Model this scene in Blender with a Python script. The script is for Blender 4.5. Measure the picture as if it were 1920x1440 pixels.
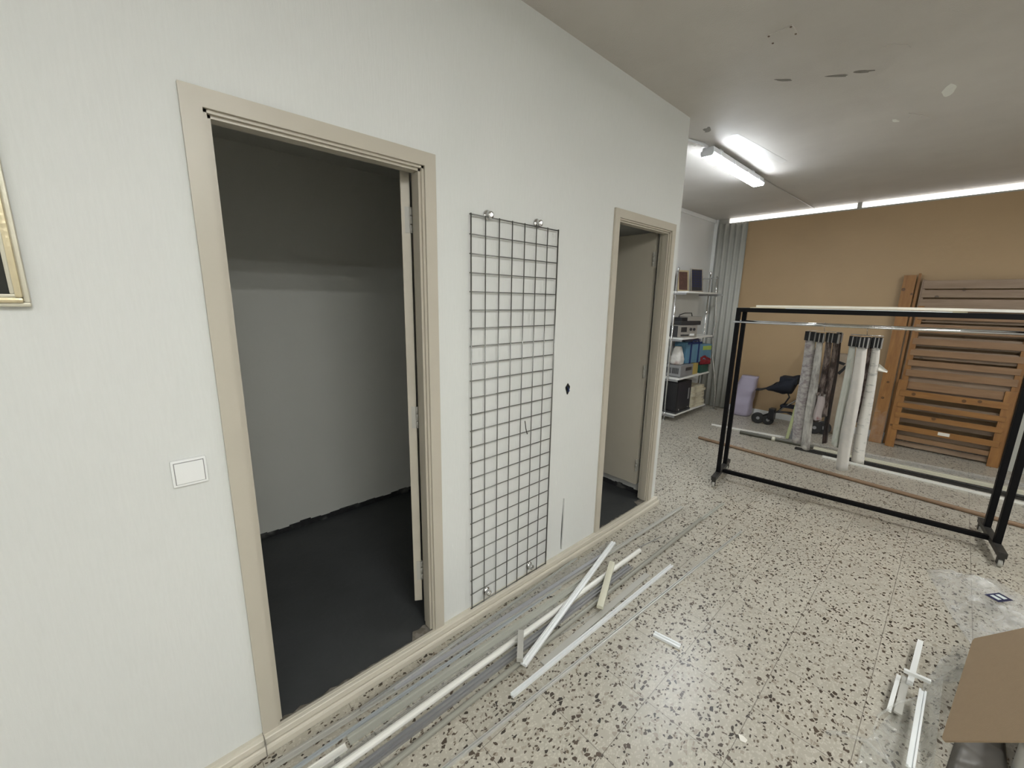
import bpy, bmesh, math, random
from mathutils import Vector, Matrix, noise
random.seed(7)
for o in list(bpy.data.objects): bpy.data.objects.remove(o)
SC = bpy.context.scene
COL = SC.collection
V = Vector

# ------------------------------------------------------------------ camera, world, exposure
cam_d = bpy.data.cameras.new('camera'); cam = bpy.data.objects.new('camera', cam_d); COL.objects.link(cam)
cam_d.sensor_fit = 'HORIZONTAL'; cam_d.sensor_width = 36; cam_d.lens = 760.07 * 36 / 1920
cam_d.clip_start = .02; cam_d.clip_end = 60
R_ = V((0.67360684, 0.73887869, 0.01766666)); U_ = V((-0.16148623, 0.12381085, 0.97907766)); F_ = V((-0.72123229, 0.66236633, -0.20271857))
cam.matrix_world = Matrix(((R_.x, U_.x, -F_.x, 1.4729), (R_.y, U_.y, -F_.y, 0), (R_.z, U_.z, -F_.z, 1.62), (0, 0, 0, 1)))
SC.camera = cam
world = bpy.data.worlds.new('world'); SC.world = world; world.use_nodes = True
world.node_tree.nodes['Background'].inputs[0].default_value = (.9, .95, 1, 1)
world.node_tree.nodes['Background'].inputs[1].default_value = 1.0
SC.view_settings.view_transform = 'Standard'; SC.view_settings.look = 'None'
SC.view_settings.gamma = 1; SC.view_settings.use_curve_mapping = False
SC.view_settings.exposure = 1.3
LAMP_E = 30.0          # the battens' diffusers, as seen
LAMP_FAR = 72.0

# ------------------------------------------------------------------ room numbers
H = 2.863; ZS = .061; YB = 6.70; XR = -1.29; YC = 2.963; TW = .075

# ------------------------------------------------------------------ materials
def lin(c):
    return tuple((x / 255 / 12.92 if x / 255 <= .04045 else ((x / 255 + .055) / 1.055) ** 2.4) for x in c)
class N:
    def __init__(s, name):
        s.m = bpy.data.materials.new(name); s.m.use_nodes = True; s.t = s.m.node_tree
        s.b = s.t.nodes['Principled BSDF']; s.o = s.t.nodes['Material Output']
    def n(s, typ, **kw):
        x = s.t.nodes.new(typ)
        for k, v in kw.items():
            if k.startswith('i_'):
                k = k[2:]; x.inputs[int(k) if k.isdigit() else k.replace('_', ' ')].default_value = v
            else: setattr(x, k, v)
        return x
    def l(s, a, b): s.t.links.new(a, b)
    def math(s, op, a, b=None, c=None):
        x = s.n('ShaderNodeMath', operation=op)
        for i, v in enumerate((a, b, c)):
            if v is None: continue
            if isinstance(v, (int, float)): x.inputs[i].default_value = v
            else: s.l(v, x.inputs[i])
        return x.outputs[0]
    def mix(s, f, a, b):
        x = s.n('ShaderNodeMix', data_type='RGBA')
        for i, v in ((0, f), (6, a), (7, b)):
            if isinstance(v, (int, float)): x.inputs[i].default_value = v
            elif isinstance(v, tuple): x.inputs[i].default_value = (*v[:3], 1)
            else: s.l(v, x.inputs[i])
        return x.outputs[2]
    def co(s, scale=(1, 1, 1), out='Object', rot=(0, 0, 0)):
        t = s.n('ShaderNodeTexCoord'); m = s.n('ShaderNodeMapping'); m.inputs['Scale'].default_value = scale; m.inputs['Rotation'].default_value = rot
        s.l(t.outputs[out], m.inputs[0]); return m.outputs[0]
    def noise(s, co, scale, detail=3, rough=.5):
        x = s.n('ShaderNodeTexNoise'); x.inputs['Scale'].default_value = scale; x.inputs['Detail'].default_value = detail; x.inputs['Roughness'].default_value = rough
        s.l(co, x.inputs['Vector']); return x.outputs[0]
    def bump(s, h, strength, dist=.01):
        x = s.n('ShaderNodeBump'); x.inputs['Strength'].default_value = strength; x.inputs['Distance'].default_value = dist
        s.l(h, x.inputs['Height']); s.l(x.outputs[0], s.b.inputs['Normal'])
    def ramp(s, v, lo, hi):
        x = s.n('ShaderNodeMapRange'); x.inputs[1].default_value = lo; x.inputs[2].default_value = hi
        s.l(v, x.inputs[0]); return x.outputs[0]
def simple(name, col, rough=.5, metal=0, var=.06, scale=8, bump=0, stretch=(1, 1, 1), spec=None):
    k = N(name); c = k.co(stretch); f = k.noise(c, scale, 4)
    a = tuple(min(1, x * (1 + var)) for x in col); b = tuple(x * (1 - var) for x in col)
    k.l(k.mix(f, b, a), k.b.inputs['Base Color'])
    k.b.inputs['Roughness'].default_value = rough; k.b.inputs['Metallic'].default_value = metal
    if spec is not None: k.b.inputs['Specular IOR Level'].default_value = spec
    if bump: k.bump(k.noise(c, scale * 6, 4), bump)
    return k.m
def m_wallpaper():
    k = N('vinyl_wallpaper'); c = k.co((1, 1, 1))
    st = k.co((1, 1, .1)); f1 = k.noise(st, 150, 3, .6); f2 = k.noise(c, 1.3, 3)
    fl = k.noise(k.co((1, 1, .14)), 85, 2, .5)
    base = k.mix(f2, (.70, .712, .69), (.755, .765, .745))
    base = k.mix(k.math('MULTIPLY', k.ramp(f1, .38, .75), .10), base, (.5, .52, .48))
    fleck = k.math('MULTIPLY', k.ramp(fl, .735, .80), k.ramp(k.noise(c, 1.1, 2), .5, .62))
    base = k.mix(k.math('MULTIPLY', fleck, .6), base, (.93, .93, .9))
    k.l(base, k.b.inputs['Base Color']); k.b.inputs['Roughness'].default_value = .55; k.b.inputs['Specular IOR Level'].default_value = .3
    k.bump(k.math('ADD', f1, k.math('MULTIPLY', k.noise(c, 400, 2), .5)), .35, .0015)
    return k.m
def m_terrazzo():
    k = N('terrazzo_tiles'); c = k.co()
    wn = k.n('ShaderNodeTexNoise'); wn.inputs['Scale'].default_value = 70; wn.inputs['Detail'].default_value = 2; k.l(c, wn.inputs['Vector'])
    wv = k.n('ShaderNodeVectorMath', operation='SCALE'); k.l(wn.outputs[1], wv.inputs[0]); wv.inputs[3].default_value = .009
    wc = k.n('ShaderNodeVectorMath', operation='ADD'); k.l(c, wc.inputs[0]); k.l(wv.outputs[0], wc.inputs[1]); wc = wc.outputs[0]
    def chips(scale, lo, rot, edge):
        mp = k.n('ShaderNodeMapping'); mp.inputs['Rotation'].default_value = (0, 0, rot); mp.inputs['Scale'].default_value = (1, .72, 1); k.l(wc, mp.inputs[0])
        v = k.n('ShaderNodeTexVoronoi', voronoi_dimensions='2D', feature='F1'); v.inputs['Scale'].default_value = scale; k.l(mp.outputs[0], v.inputs['Vector'])
        e = k.n('ShaderNodeTexVoronoi', voronoi_dimensions='2D', feature='DISTANCE_TO_EDGE'); e.inputs['Scale'].default_value = scale; k.l(mp.outputs[0], e.inputs['Vector'])
        s = k.n('ShaderNodeSeparateColor'); k.l(v.outputs['Color'], s.inputs[0])
        rnd, r2, r3 = s.outputs
        sel = k.math('GREATER_THAN', rnd, lo)
        m = k.math('MULTIPLY', sel, k.math('GREATER_THAN', e.outputs[0], k.math('ADD', edge, k.math('MULTIPLY', r3, .12))))
        return m, r2, rnd, e.outputs[0]
    big, bcol, brnd, be = chips(72, .91, .5, .06)
    small, scol, srnd, se = chips(125, .88, 1.7, .05)
    lite, lcol, lrnd, le = chips(140, .62, 2.6, .04)
    n1 = k.noise(c, 35, 4, .6); n2 = k.noise(c, 2.2, 3)
    base = k.mix(n1, (.365, .335, .275), (.50, .465, .39))
    base = k.mix(k.math('MULTIPLY', n2, .35), base, (.40, .38, .325))
    base = k.mix(k.math('MULTIPLY', lite, .45), base, (.60, .58, .50))
    mid = k.math('MULTIPLY', k.math('LESS_THAN', brnd, .07), k.math('GREATER_THAN', be, .1))
    base = k.mix(k.math('MULTIPLY', mid, .55), base, (.24, .19, .14))
    dk = k.mix(bcol, (.022, .017, .012), (.10, .072, .05)); dk2 = k.mix(scol, (.03, .022, .016), (.15, .115, .08))
    base = k.mix(small, base, dk2); base = k.mix(big, base, dk)
    sx = k.n('ShaderNodeSeparateXYZ'); k.l(c, sx.inputs[0])
    gx = k.math('PINGPONG', k.math('SUBTRACT', sx.outputs[0], .845 - 3.08), .154)
    gy = k.math('PINGPONG', k.math('SUBTRACT', sx.outputs[1], 1.057 - 9.24), .154)
    g = k.math('MINIMUM', gx, gy)
    gm = k.math('LESS_THAN', k.math('ADD', g, k.math('MULTIPLY', k.noise(c, 60, 2), .0006)), .0016)
    base = k.mix(k.math('MULTIPLY', gm, .8), base, (.13, .11, .09))
    # each tile a touch lighter or darker
    tv = k.n('ShaderNodeCombineXYZ')
    k.l(k.math('FLOOR', k.math('DIVIDE', k.math('SUBTRACT', sx.outputs[0], .845 - 3.08), .308)), tv.inputs[0])
    k.l(k.math('FLOOR', k.math('DIVIDE', k.math('SUBTRACT', sx.outputs[1], 1.057 - 9.24), .308)), tv.inputs[1])
    wh = k.n('ShaderNodeTexWhiteNoise', noise_dimensions='2D'); k.l(tv.outputs[0], wh.inputs[0])
    hs = k.n('ShaderNodeHueSaturation'); k.l(base, hs.inputs['Color']); k.l(k.math('ADD', .94, k.math('MULTIPLY', wh.outputs[0], .1)), hs.inputs['Value'])
    k.l(hs.outputs[0], k.b.inputs['Base Color'])
    k.l(k.math('ADD', .20, k.math('MULTIPLY', n1, .22)), k.b.inputs['Roughness'])
    k.bump(k.math('MULTIPLY', gm, -1), .3, .001)
    return k.m
def m_ceiling():
    k = N('painted_ceiling'); c = k.co(); f = k.noise(c, 1.6, 4, .6)
    base = k.mix(k.ramp(f, .3, .7), (.55, .52, .485), (.62, .59, .55))
    k.l(base, k.b.inputs['Base Color']); k.b.inputs['Roughness'].default_value = .6
    k.bump(k.math('ADD', k.noise(c, 160, 3), k.math('MULTIPLY', k.noise(c, 7, 4), 1.5)), .4, .003); return k.m
def m_wood(name, c1, c2, scale=(1, 9, 9)):
    k = N(name); c = k.co(scale); f = k.noise(c, 3.2, 5, .62)
    kn = k.n('ShaderNodeTexVoronoi'); kn.inputs['Scale'].default_value = 5.5; k.l(k.co((1, 2.2, 1)), kn.inputs[0])
    base = k.mix(k.ramp(f, .3, .7), c1, c2)
    base = k.mix(k.math('MULTIPLY', k.math('LESS_THAN', kn.outputs[0], .1), .75), base, tuple(x * .25 for x in c1))
    k.l(base, k.b.inputs['Base Color']); k.b.inputs['Roughness'].default_value = .45; k.bump(f, .2, .002); return k.m
def m_emit(name, col, s):
    k = N(name); k.b.inputs['Base Color'].default_value = (*col, 1); k.b.inputs['Emission Color'].default_value = (*col, 1); k.b.inputs['Emission Strength'].default_value = s; return k.m
def m_film(name, tint=(.8, .8, .78), lo=.12, hi=.5, sc=9):
    k = N(name); f = k.noise(k.co(), sc, 5, .6)
    k.b.inputs['Base Color'].default_value = (*tint, 1); k.b.inputs['Roughness'].default_value = .12; k.b.inputs['Specular IOR Level'].default_value = .9
    tr = k.n('ShaderNodeBsdfTransparent'); ms = k.n('ShaderNodeMixShader')
    x = k.n('ShaderNodeMapRange'); x.inputs[1].default_value = .3; x.inputs[2].default_value = .75; x.inputs[3].default_value = lo; x.inputs[4].default_value = hi
    k.l(f, x.inputs[0]); k.l(x.outputs[0], ms.inputs[0]); k.l(tr.outputs[0], ms.inputs[1]); k.l(k.b.outputs[0], ms.inputs[2]); k.l(ms.outputs[0], k.o.inputs[0])
    k.bump(k.noise(k.co(), sc * 2.2, 4), .9, .02); return k.m
def m_pattern(name, c1, c2, c3, sc=(1, 1, .5), s=14, lo=.45, hi=.6):
    k = N(name); f = k.noise(k.co(sc), s, 5, .65); g = k.noise(k.co(), s * .35, 2)
    base = k.mix(k.ramp(f, lo, hi), c1, c2); base = k.mix(k.ramp(g, .55, .68), base, c3)
    k.l(base, k.b.inputs['Base Color']); k.b.inputs['Roughness'].default_value = .7; k.b.inputs['Sheen Weight'].default_value = .1; return k.m

M = {}
M['wall'] = m_wallpaper(); M['floor'] = m_terrazzo(); M['ceiling'] = m_ceiling()
M['white_wall'] = simple('white_wall_paint', (.72, .72, .70), .6, var=.03, scale=3, bump=.15)
M['cubicle_wall'] = simple('cubicle_wall_paint', (.62, .62, .58), .6, var=.05, scale=2, bump=.15)
M['tan_wall'] = simple('tan_wall_paint', (.45, .315, .175), .55, var=.05, scale=2.5, bump=.25)
M['beige'] = simple('beige_gloss_paint', (.52, .48, .40), .38, var=.05, scale=5, bump=.05)
M['beige2'] = simple('beige_sill_paint', (.62, .58, .49), .42, var=.07, scale=14, stretch=(6, 1, 1))
M['dark_floor'] = simple('dark_grey_screed', (.050, .053, .055), .6, var=.25, scale=5, bump=.2)
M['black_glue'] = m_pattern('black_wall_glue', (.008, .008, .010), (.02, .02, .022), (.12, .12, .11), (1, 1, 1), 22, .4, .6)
M['dust'] = m_pattern('dusty_concrete', (.16, .14, .11), (.25, .23, .2), (.08, .075, .065), (1, 1, 1), 30)
M['chrome'] = simple('chrome', (.72, .72, .72), .12, 1, .03)
M['steel'] = simple('dull_steel_wire', (.22, .22, .21), .32, 1, .15, 20)
M['bright_steel'] = simple('polished_steel', (.66, .66, .63), .36, .55, .08, 6)
M['black_metal'] = simple('black_powder_coat', (.004, .004, .005), .5, 0, .3, 20, spec=.15)
M['black_worn'] = simple('worn_black_metal', (.035, .033, .03), .45, .2, .5, 30)
M['white_plastic'] = simple('white_plastic', (.78, .79, .77), .32, 0, .03)
M['switch_white'] = simple('switch_white', (.86, .87, .86), .25, 0, .02)
M['white_alu'] = simple('white_lacquered_aluminium', (.78, .80, .80), .28, 0, .04, 5)
M['white_tube'] = simple('off_white_tube', (.78, .77, .72), .35, 0, .04, 5)
M['grey_pvc'] = simple('grey_green_plastic', (.42, .42, .37), .42, 0, .08, 5)
M['olive_pvc'] = simple('grey_olive_plastic', (.29, .285, .245), .4, 0, .08, 5)
M['dark_olive'] = simple('dark_olive_plastic', (.085, .08, .06), .4, 0, .1, 5)
M['violet_grey'] = simple('violet_grey_plastic', (.35, .35, .37), .35, 0, .1, 5)
M['pale_blue'] = simple('pale_blue_grey_plastic', (.42, .45, .46), .35, 0, .05, 5)
M['pale_grey'] = simple('pale_grey_plastic', (.44, .43, .39), .4, 0, .06, 5)
M['dark_alu'] = simple('dark_aluminium', (.38, .38, .38), .3, .5, .12, 8)
M['silver'] = simple('silver_aluminium', (.60, .60, .59), .25, .9, .06, 8)
M['cream'] = simple('cream_plastic', (.62, .60, .48), .45, 0, .07, 20)
M['rubber'] = simple('black_rubber', (.015, .015, .015), .6, 0, .2)
M['gold'] = simple('gilded_wood', (.60, .52, .34), .33, .55, .12, 18, bump=.1)
M['gold2'] = simple('pale_gilded_wood', (.60, .57, .46), .38, .4, .1, 18, bump=.1)
M['dark_picture'] = m_pattern('dark_green_canvas', (.018, .02, .014), (.035, .037, .028), (.03, .026, .018), (1, 1, 1), 9)
M['pine'] = m_wood('varnished_pine', (.23, .10, .022), (.34, .16, .042))
M['pine_mid'] = m_wood('faded_pine', (.22, .12, .055), (.31, .18, .09))
M['pine_v'] = m_wood('varnished_pine_upright', (.23, .10, .024), (.35, .165, .045), (9, 9, 1))
M['pine_dull'] = m_wood('dull_pine', (.24, .16, .10), (.33, .235, .16))
M['dark_back'] = simple('dark_backing', (.05, .03, .014), .7, 0, .2, 6)
M['corr'] = simple('corrugated_plastic', (.50, .50, .46), .38, 0, .03)
M['lamp_house'] = simple('lamp_housing', (.70, .72, .74), .35, 0, .02)
M['lamp_on'] = m_emit('lit_diffuser', (.88, .94, 1.0), LAMP_E)
M['lamp_far'] = m_emit('lit_diffuser_far', (.985, 1.0, .975), LAMP_FAR)
M['lamp_half'] = m_emit('lit_diffuser_half', (.985, 1.0, .975), LAMP_FAR * .38)
M['lamp_rear'] = m_emit('lit_diffuser_rear', (.985, 1.0, .975), LAMP_FAR * .55)
M['lamp_side'] = m_emit('lit_diffuser_side', (.985, 1.0, .975), LAMP_FAR * .68)
M['daylight'] = m_emit('frosted_daylight_glass', (1.0, .97, .94), 1.0)
M['film'] = m_film('clear_plastic_film'); M['film2'] = m_film('milky_plastic_film', (.60, .60, .56), .18, .62, 7)
M['clear'] = m_film('clear_plastic_strip', (.7, .7, .67), .12, .35, 30)
M['clear_wrap'] = m_film('thin_clear_wrap', (.85, .75, .65), .02, .22, 12)
M['card'] = simple('cardboard', (.40, .29, .185), .75, 0, .05, 60, bump=.1)
M['crate'] = simple('dark_grey_crate_plastic', (.05, .047, .042), .5, 0, .2, 12)
M['liner'] = simple('grey_brown_liner_plastic', (.13, .12, .105), .45, 0, .2, 12)
M['board_white'] = simple('white_laminate', (.78, .75, .68), .35, 0, .03)
M['board_edge'] = simple('cream_laminate_edge', (.66, .58, .40), .45, 0, .05)
M['shelf'] = simple('white_shelf_laminate', (.78, .78, .74), .35, 0, .03)
M['lavender'] = simple('lavender_plastic_bag', (.42, .38, .48), .35, 0, .06, 9, bump=.3)
M['navy'] = simple('dark_navy_cloth', (.006, .008, .016), .8, 0, .3, 12, bump=.3)
M['black_plastic'] = simple('black_plastic', (.010, .010, .012), .35, 0, .2, 12)
M['grey_device'] = simple('grey_device_plastic', (.27, .27, .27), .4, .2, .05)
M['beige_device'] = simple('warm_grey_device', (.30, .28, .25), .4, .2, .08)
M['device_dark'] = simple('device_dark_panel', (.03, .03, .032), .3, 0, .2)
M['blue'] = simple('light_blue_bag', (.10, .22, .32), .45, 0, .2, 14)
M['dark_blue'] = simple('dark_blue_strap', (.008, .025, .12), .5, 0, .2)
M['red'] = simple('dark_red_cloth', (.20, .012, .02), .6, 0, .3, 12)
M['green'] = simple('bottle_green_box', (.01, .07, .055), .45, 0, .2)
M['lime'] = simple('lime_print', (.32, .42, .09), .5, 0, .15)
M['mustard'] = simple('mustard_card', (.42, .32, .09), .6, 0, .2)
M['paper'] = m_pattern('stacked_paper', (.62, .57, .42), (.50, .45, .32), (.34, .28, .18), (1, 1, 9), 14)
M['white_bag'] = m_pattern('white_carrier_bag', (.62, .60, .56), (.70, .68, .64), (.42, .32, .28), (1, 1, 1), 16)
M['tan_bag'] = m_pattern('beige_sack', (.26, .20, .14), (.33, .26, .19), (.2, .15, .11), (1, 1, .6), 6)
M['brown_pic'] = m_pattern('brown_picture', (.07, .03, .02), (.10, .045, .03), (.45, .42, .36), (1, 1, 1), 18)
M['brown_tube'] = simple('brown_cardboard_tube', (.23, .145, .085), .6, 0, .1, 18)
M['olive'] = simple('olive_green_bar', (.25, .27, .11), .5, 0, .15)
M['fab_light'] = m_pattern('pale_grey_marbled_fabric', (.56, .55, .52), (.30, .28, .27), (.64, .63, .59), (1, 1, .35), 26, .42, .62)
M['fab_lilac'] = m_pattern('pale_lilac_weave_fabric', (.50, .48, .47), (.30, .26, .27), (.60, .58, .55), (1, 1, 1.6), 30, .42, .6)
M['fab_green'] = m_pattern('pale_green_striped_fabric', (.56, .57, .52), (.33, .37, .31), (.62, .61, .58), (1.5, 1.5, .3), 18, .5, .7)
M['fab_white'] = m_pattern('off_white_fabric', (.60, .57, .53), (.54, .52, .49), (.64, .62, .58), (1, 1, 1), 9)
M['fab_mark'] = m_pattern('white_fabric_with_grey_strokes', (.62, .60, .56), (.33, .33, .32), (.64, .62, .58), (.6, .6, 2.2), 24, .55, .66)
M['fab_dark'] = m_pattern('dark_brown_patterned_fabric', (.05, .03, .025), (.25, .20, .18), (.03, .022, .02), (1.4, 1.4, .4), 24, .45, .6)
M['fab_black'] = m_pattern('black_brown_fabric', (.012, .010, .010), (.05, .03, .025), (.02, .018, .022), (1, 1, .4), 14)
M['fab_red'] = m_pattern('white_and_red_printed_fabric', (.48, .42, .42), (.22, .03, .04), (.50, .48, .48), (1, 1, .8), 13, .55, .66)
M['header'] = simple('black_header_tape', (.014, .014, .017), .3, .3, .3, 30)
M['header_light'] = simple('grey_header_gather', (.36, .35, .34), .35, .1, .1)
M['label_blue'] = simple('dark_blue_label', (.018, .022, .07), .4, 0, .1)
M['label_white'] = simple('pale_label_print', (.62, .68, .66), .5, 0, .03)
M['void'] = simple('black_hole_inside', (.004, .006, .007), .3, 0, .3)
M['skin_white'] = simple('fresh_plaster', (.82, .82, .76), .7, 0, .04)
M['hole_grey'] = simple('bare_concrete_patch', (.24, .225, .20), .8, 0, .3, 30)
M['ceil_ghost'] = simple('pale_lamp_ghost', (.585, .565, .54), .4, 0, .04)  # pale tone for the lit lamp's lens ghost, painted on the ceiling
M['ceil_plate'] = simple('painted_over_plate', (.58, .55, .51), .55, 0, .03)
M['dark_chip'] = simple('dark_screw_spot', (.16, .11, .08), .7)

# ------------------------------------------------------------------ mesh helpers
class MB:
    def __init__(s): s.bm = bmesh.new()
    def box(s, lo, hi, bev=0, rot=0, piv=None, mat=None):
        lo = V(lo); hi = V(hi); c = (lo + hi) / 2; d = hi - lo
        r = bmesh.ops.create_cube(s.bm, size=1)
        vs = r['verts']; bmesh.ops.scale(s.bm, vec=d, verts=vs)
        if bev:
            es = list({e for v in vs for e in v.link_edges})
            q = bmesh.ops.bevel(s.bm, geom=es, offset=bev, segments=2, affect='EDGES', profile=.7)
            vs = list({v for f in q['faces'] for v in f.verts} | {v for v in vs if v.is_valid})
            vs = s._island(vs)
        bmesh.ops.translate(s.bm, vec=c, verts=vs)
        if rot: bmesh.ops.rotate(s.bm, cent=V(piv) if piv else c, matrix=Matrix.Rotation(rot, 3, 'Z'), verts=vs)
        if mat: bmesh.ops.transform(s.bm, matrix=mat, verts=vs, space=Matrix())
        return s
    def _island(s, vs):
        seen = set(vs); st = list(vs)
        while st:
            v = st.pop()
            for e in v.link_edges:
                o = e.other_vert(v)
                if o not in seen: seen.add(o); st.append(o)
        return list(seen)
    def prism(s, prof, p0, p1, up=(0, 0, 1)):
        """sweep a 2-D profile (side, up) straight from p0 to p1"""
        p0 = V(p0); p1 = V(p1); d = (p1 - p0).normalized(); up = V(up)
        if abs(d.dot(up)) > .98: up = V((0, 1, 0))
        sd = d.cross(up).normalized(); u2 = sd.cross(d)
        a = [s.bm.verts.new(p0 + sd * x + u2 * y) for x, y in prof]; b = [s.bm.verts.new(p1 + sd * x + u2 * y) for x, y in prof]
        n = len(prof)
        for i in range(n): s.bm.faces.new((a[i], a[(i + 1) % n], b[(i + 1) % n], b[i]))
        s.bm.faces.new(a[::-1]); s.bm.faces.new(b)
        return s
    def tube(s, pts, r, n=10, caps=True):
        pts = [V(p) for p in pts]; rings = []
        rr = r if isinstance(r, (list, tuple)) else [r] * len(pts)
        ref = None
        for i, p in enumerate(pts):
            d = (pts[min(i + 1, len(pts) - 1)] - pts[max(i - 1, 0)]).normalized()
            if ref is None:
                ref = V((0, 0, 1)) if abs(d.z) < .9 else V((1, 0, 0))
            sd = d.cross(ref).normalized(); u = sd.cross(d).normalized(); ref = u
            rings.append([s.bm.verts.new(p + (sd * math.cos(a) + u * math.sin(a)) * rr[i]) for a in [2 * math.pi * k / n for k in range(n)]])
        for a, b in zip(rings, rings[1:]):
            for k in range(n):
                f = s.bm.faces.new((a[k], a[(k + 1) % n], b[(k + 1) % n], b[k])); f.smooth = True
        if caps: s.bm.faces.new(rings[0][::-1]); s.bm.faces.new(rings[-1])
        return s
    def lathe(s, c, axis, prof, n=24):
        """prof: (radius, along) about axis from point c"""
        c = V(c); ax = V(axis).normalized(); t = V((0, 0, 1)) if abs(ax.z) < .9 else V((1, 0, 0)); a1 = ax.cross(t).normalized(); a2 = ax.cross(a1)
        rings = []
        for r, h in prof:
            rings.append([s.bm.verts.new(c + ax * h + (a1 * math.cos(q) + a2 * math.sin(q)) * max(r, .0002)) for q in [2 * math.pi * k / n for k in range(n)]])
        for a, b in zip(rings, rings[1:]):
            for k in range(n):
                f = s.bm.faces.new((a[k], a[(k + 1) % n], b[(k + 1) % n], b[k])); f.smooth = True
        s.bm.faces.new(rings[0][::-1]); s.bm.faces.new(rings[-1])
        return s
    def grid(s, fn, nu, nv, thick=0, closed_u=False):
        g = [[s.bm.verts.new(fn(i / nu, j / nv)) for j in range(nv + 1)] for i in range(nu + (0 if closed_u else 1))]
        fs = []
        for i in range(nu):
            for j in range(nv):
                a = g[i]; b = g[(i + 1) % len(g)]
                f = s.bm.faces.new((a[j], b[j], b[j + 1], a[j + 1])); f.smooth = True; fs.append(f)
        if thick:
            bmesh.ops.recalc_face_normals(s.bm, faces=fs)
            bmesh.ops.solidify(s.bm, geom=fs, thickness=thick)
        return s
    def poly(s, pts, thick_vec):
        t = V(thick_vec); a = [s.bm.verts.new(V(p)) for p in pts]; b = [s.bm.verts.new(V(p) + t) for p in pts]; n = len(a)
        s.bm.faces.new(a); s.bm.faces.new(b[::-1])
        for i in range(n): s.bm.faces.new((a[(i + 1) % n], a[i], b[i], b[(i + 1) % n]))
        return s
    def build(s, name, mat, parent=None):
        bmesh.ops.recalc_face_normals(s.bm, faces=s.bm.faces)
        me = bpy.data.meshes.new(name)
        if parent:
            rt = parent
            while rt.parent: rt = rt.parent
            s.bm.transform(rt.matrix_basis.inverted())
            loc = V((0, 0, 0))
        else:
            xs = [v.co for v in s.bm.verts]
            loc = V(((min(v.x for v in xs) + max(v.x for v in xs)) / 2, (min(v.y for v in xs) + max(v.y for v in xs)) / 2, min(v.z for v in xs)))
            if mat in (M['floor'], M['wall'], M['ceiling']): loc = V((0, 0, 0))
            s.bm.transform(Matrix.Translation(-loc))
        s.bm.to_mesh(me); s.bm.free()
        if isinstance(mat, (list, tuple)):
            for m in mat: me.materials.append(m)
        else: me.materials.append(mat)
        o = bpy.data.objects.new(name, me); COL.objects.link(o); o.location = loc
        if parent: o.parent = parent
        return o
def tag(o, label=None, cat=None, group=None, kind=None):
    if label: o['label'] = label
    if cat: o['category'] = cat
    if group: o['group'] = group
    if kind: o['kind'] = kind
    return o
def thing(name, loc, label=None, cat=None, group=None, kind=None, rz=0):
    o = bpy.data.objects.new(name, None); COL.objects.link(o); o.location = loc; o.rotation_euler = (0, 0, rz)
    o.empty_display_size = .05
    bpy.context.view_layer.update()
    return tag(o, label, cat, group, kind)
def struct(name, mb, mat): return tag(mb.build(name, mat), kind='structure')
def hexa(mb, a, b, w, t, up=(0, 0, 1)):
    """flat bar from a to b, width w (sideways), thickness t (up)"""
    return mb.prism([(-w / 2, 0), (w / 2, 0), (w / 2, t), (-w / 2, t)], a, b, up)

# ------------------------------------------------------------------ room shell
struct('floor', MB().box((-.001, -3.1, -.06), (5, YC, 0)).box((XR - .1, YC, -.06), (5, YB + .1, 0)), M['floor'])
struct('ceiling', MB().box((XR - .2, -3.1, H), (5.1, YB + .3, H + .06)), M['ceiling'])
O1 = (.198, .873, 2.112); O2 = (2.190, 2.842, 2.112)     # door openings y0, y1, top
w = MB()
w.box((-TW, -3, 0), (0, O1[0] - .006, H)); w.box((-TW, O1[1] + .006, 0), (0, O2[0] - .006, H)); w.box((-TW, O2[1] + .006, 0), (0, YC, H))
w.box((-TW, O1[0] - .006, O1[2] + .006), (0, O1[1] + .006, H)); w.box((-TW, O2[0] - .006, O2[2] + .006), (0, O2[1] + .006, H))
wl = struct('wall_left', w, M['wall'])
struct('wall_left_end', MB().box((XR - .1, YC - .055, 0), (-TW, YC, H)), M['white_wall'])
struct('wall_recess', MB().box((XR - .1, YC, 0), (XR, YB + .1, H)), M['white_wall'])
ZB = 2.795
struct('wall_back', MB().box((XR, YB, 0), (5, YB + .1, ZB)), M['tan_wall'])
struct('wall_right', MB().box((5, -3.1, 0), (5.1, YB + .2, H)), M['white_wall'])
struct('wall_rear', MB().box((-TW, -3.1, 0), (5, -3, H)), M['white_wall'])
# clerestory strip above the tan wall
win = thing('window_1', (0, YB, ZB), kind='structure')
f = MB()
for x in (-1.115, .41, 2.2, 3.8): f.box((x - .022, YB - .012, ZB), (x + .022, YB + .05, H))
f.box((XR, YB - .004, ZB - .012), (5, YB + .05, ZB + .004)); f.box((XR, YB, ZB), (-1.137, YB + .05, H)); f.build('window_frame', M['pale_grey'], win)
MB().box((-1.095, YB + .03, ZB), (5, YB + .04, H)).build('frosted_pane', M['daylight'], win)
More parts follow.
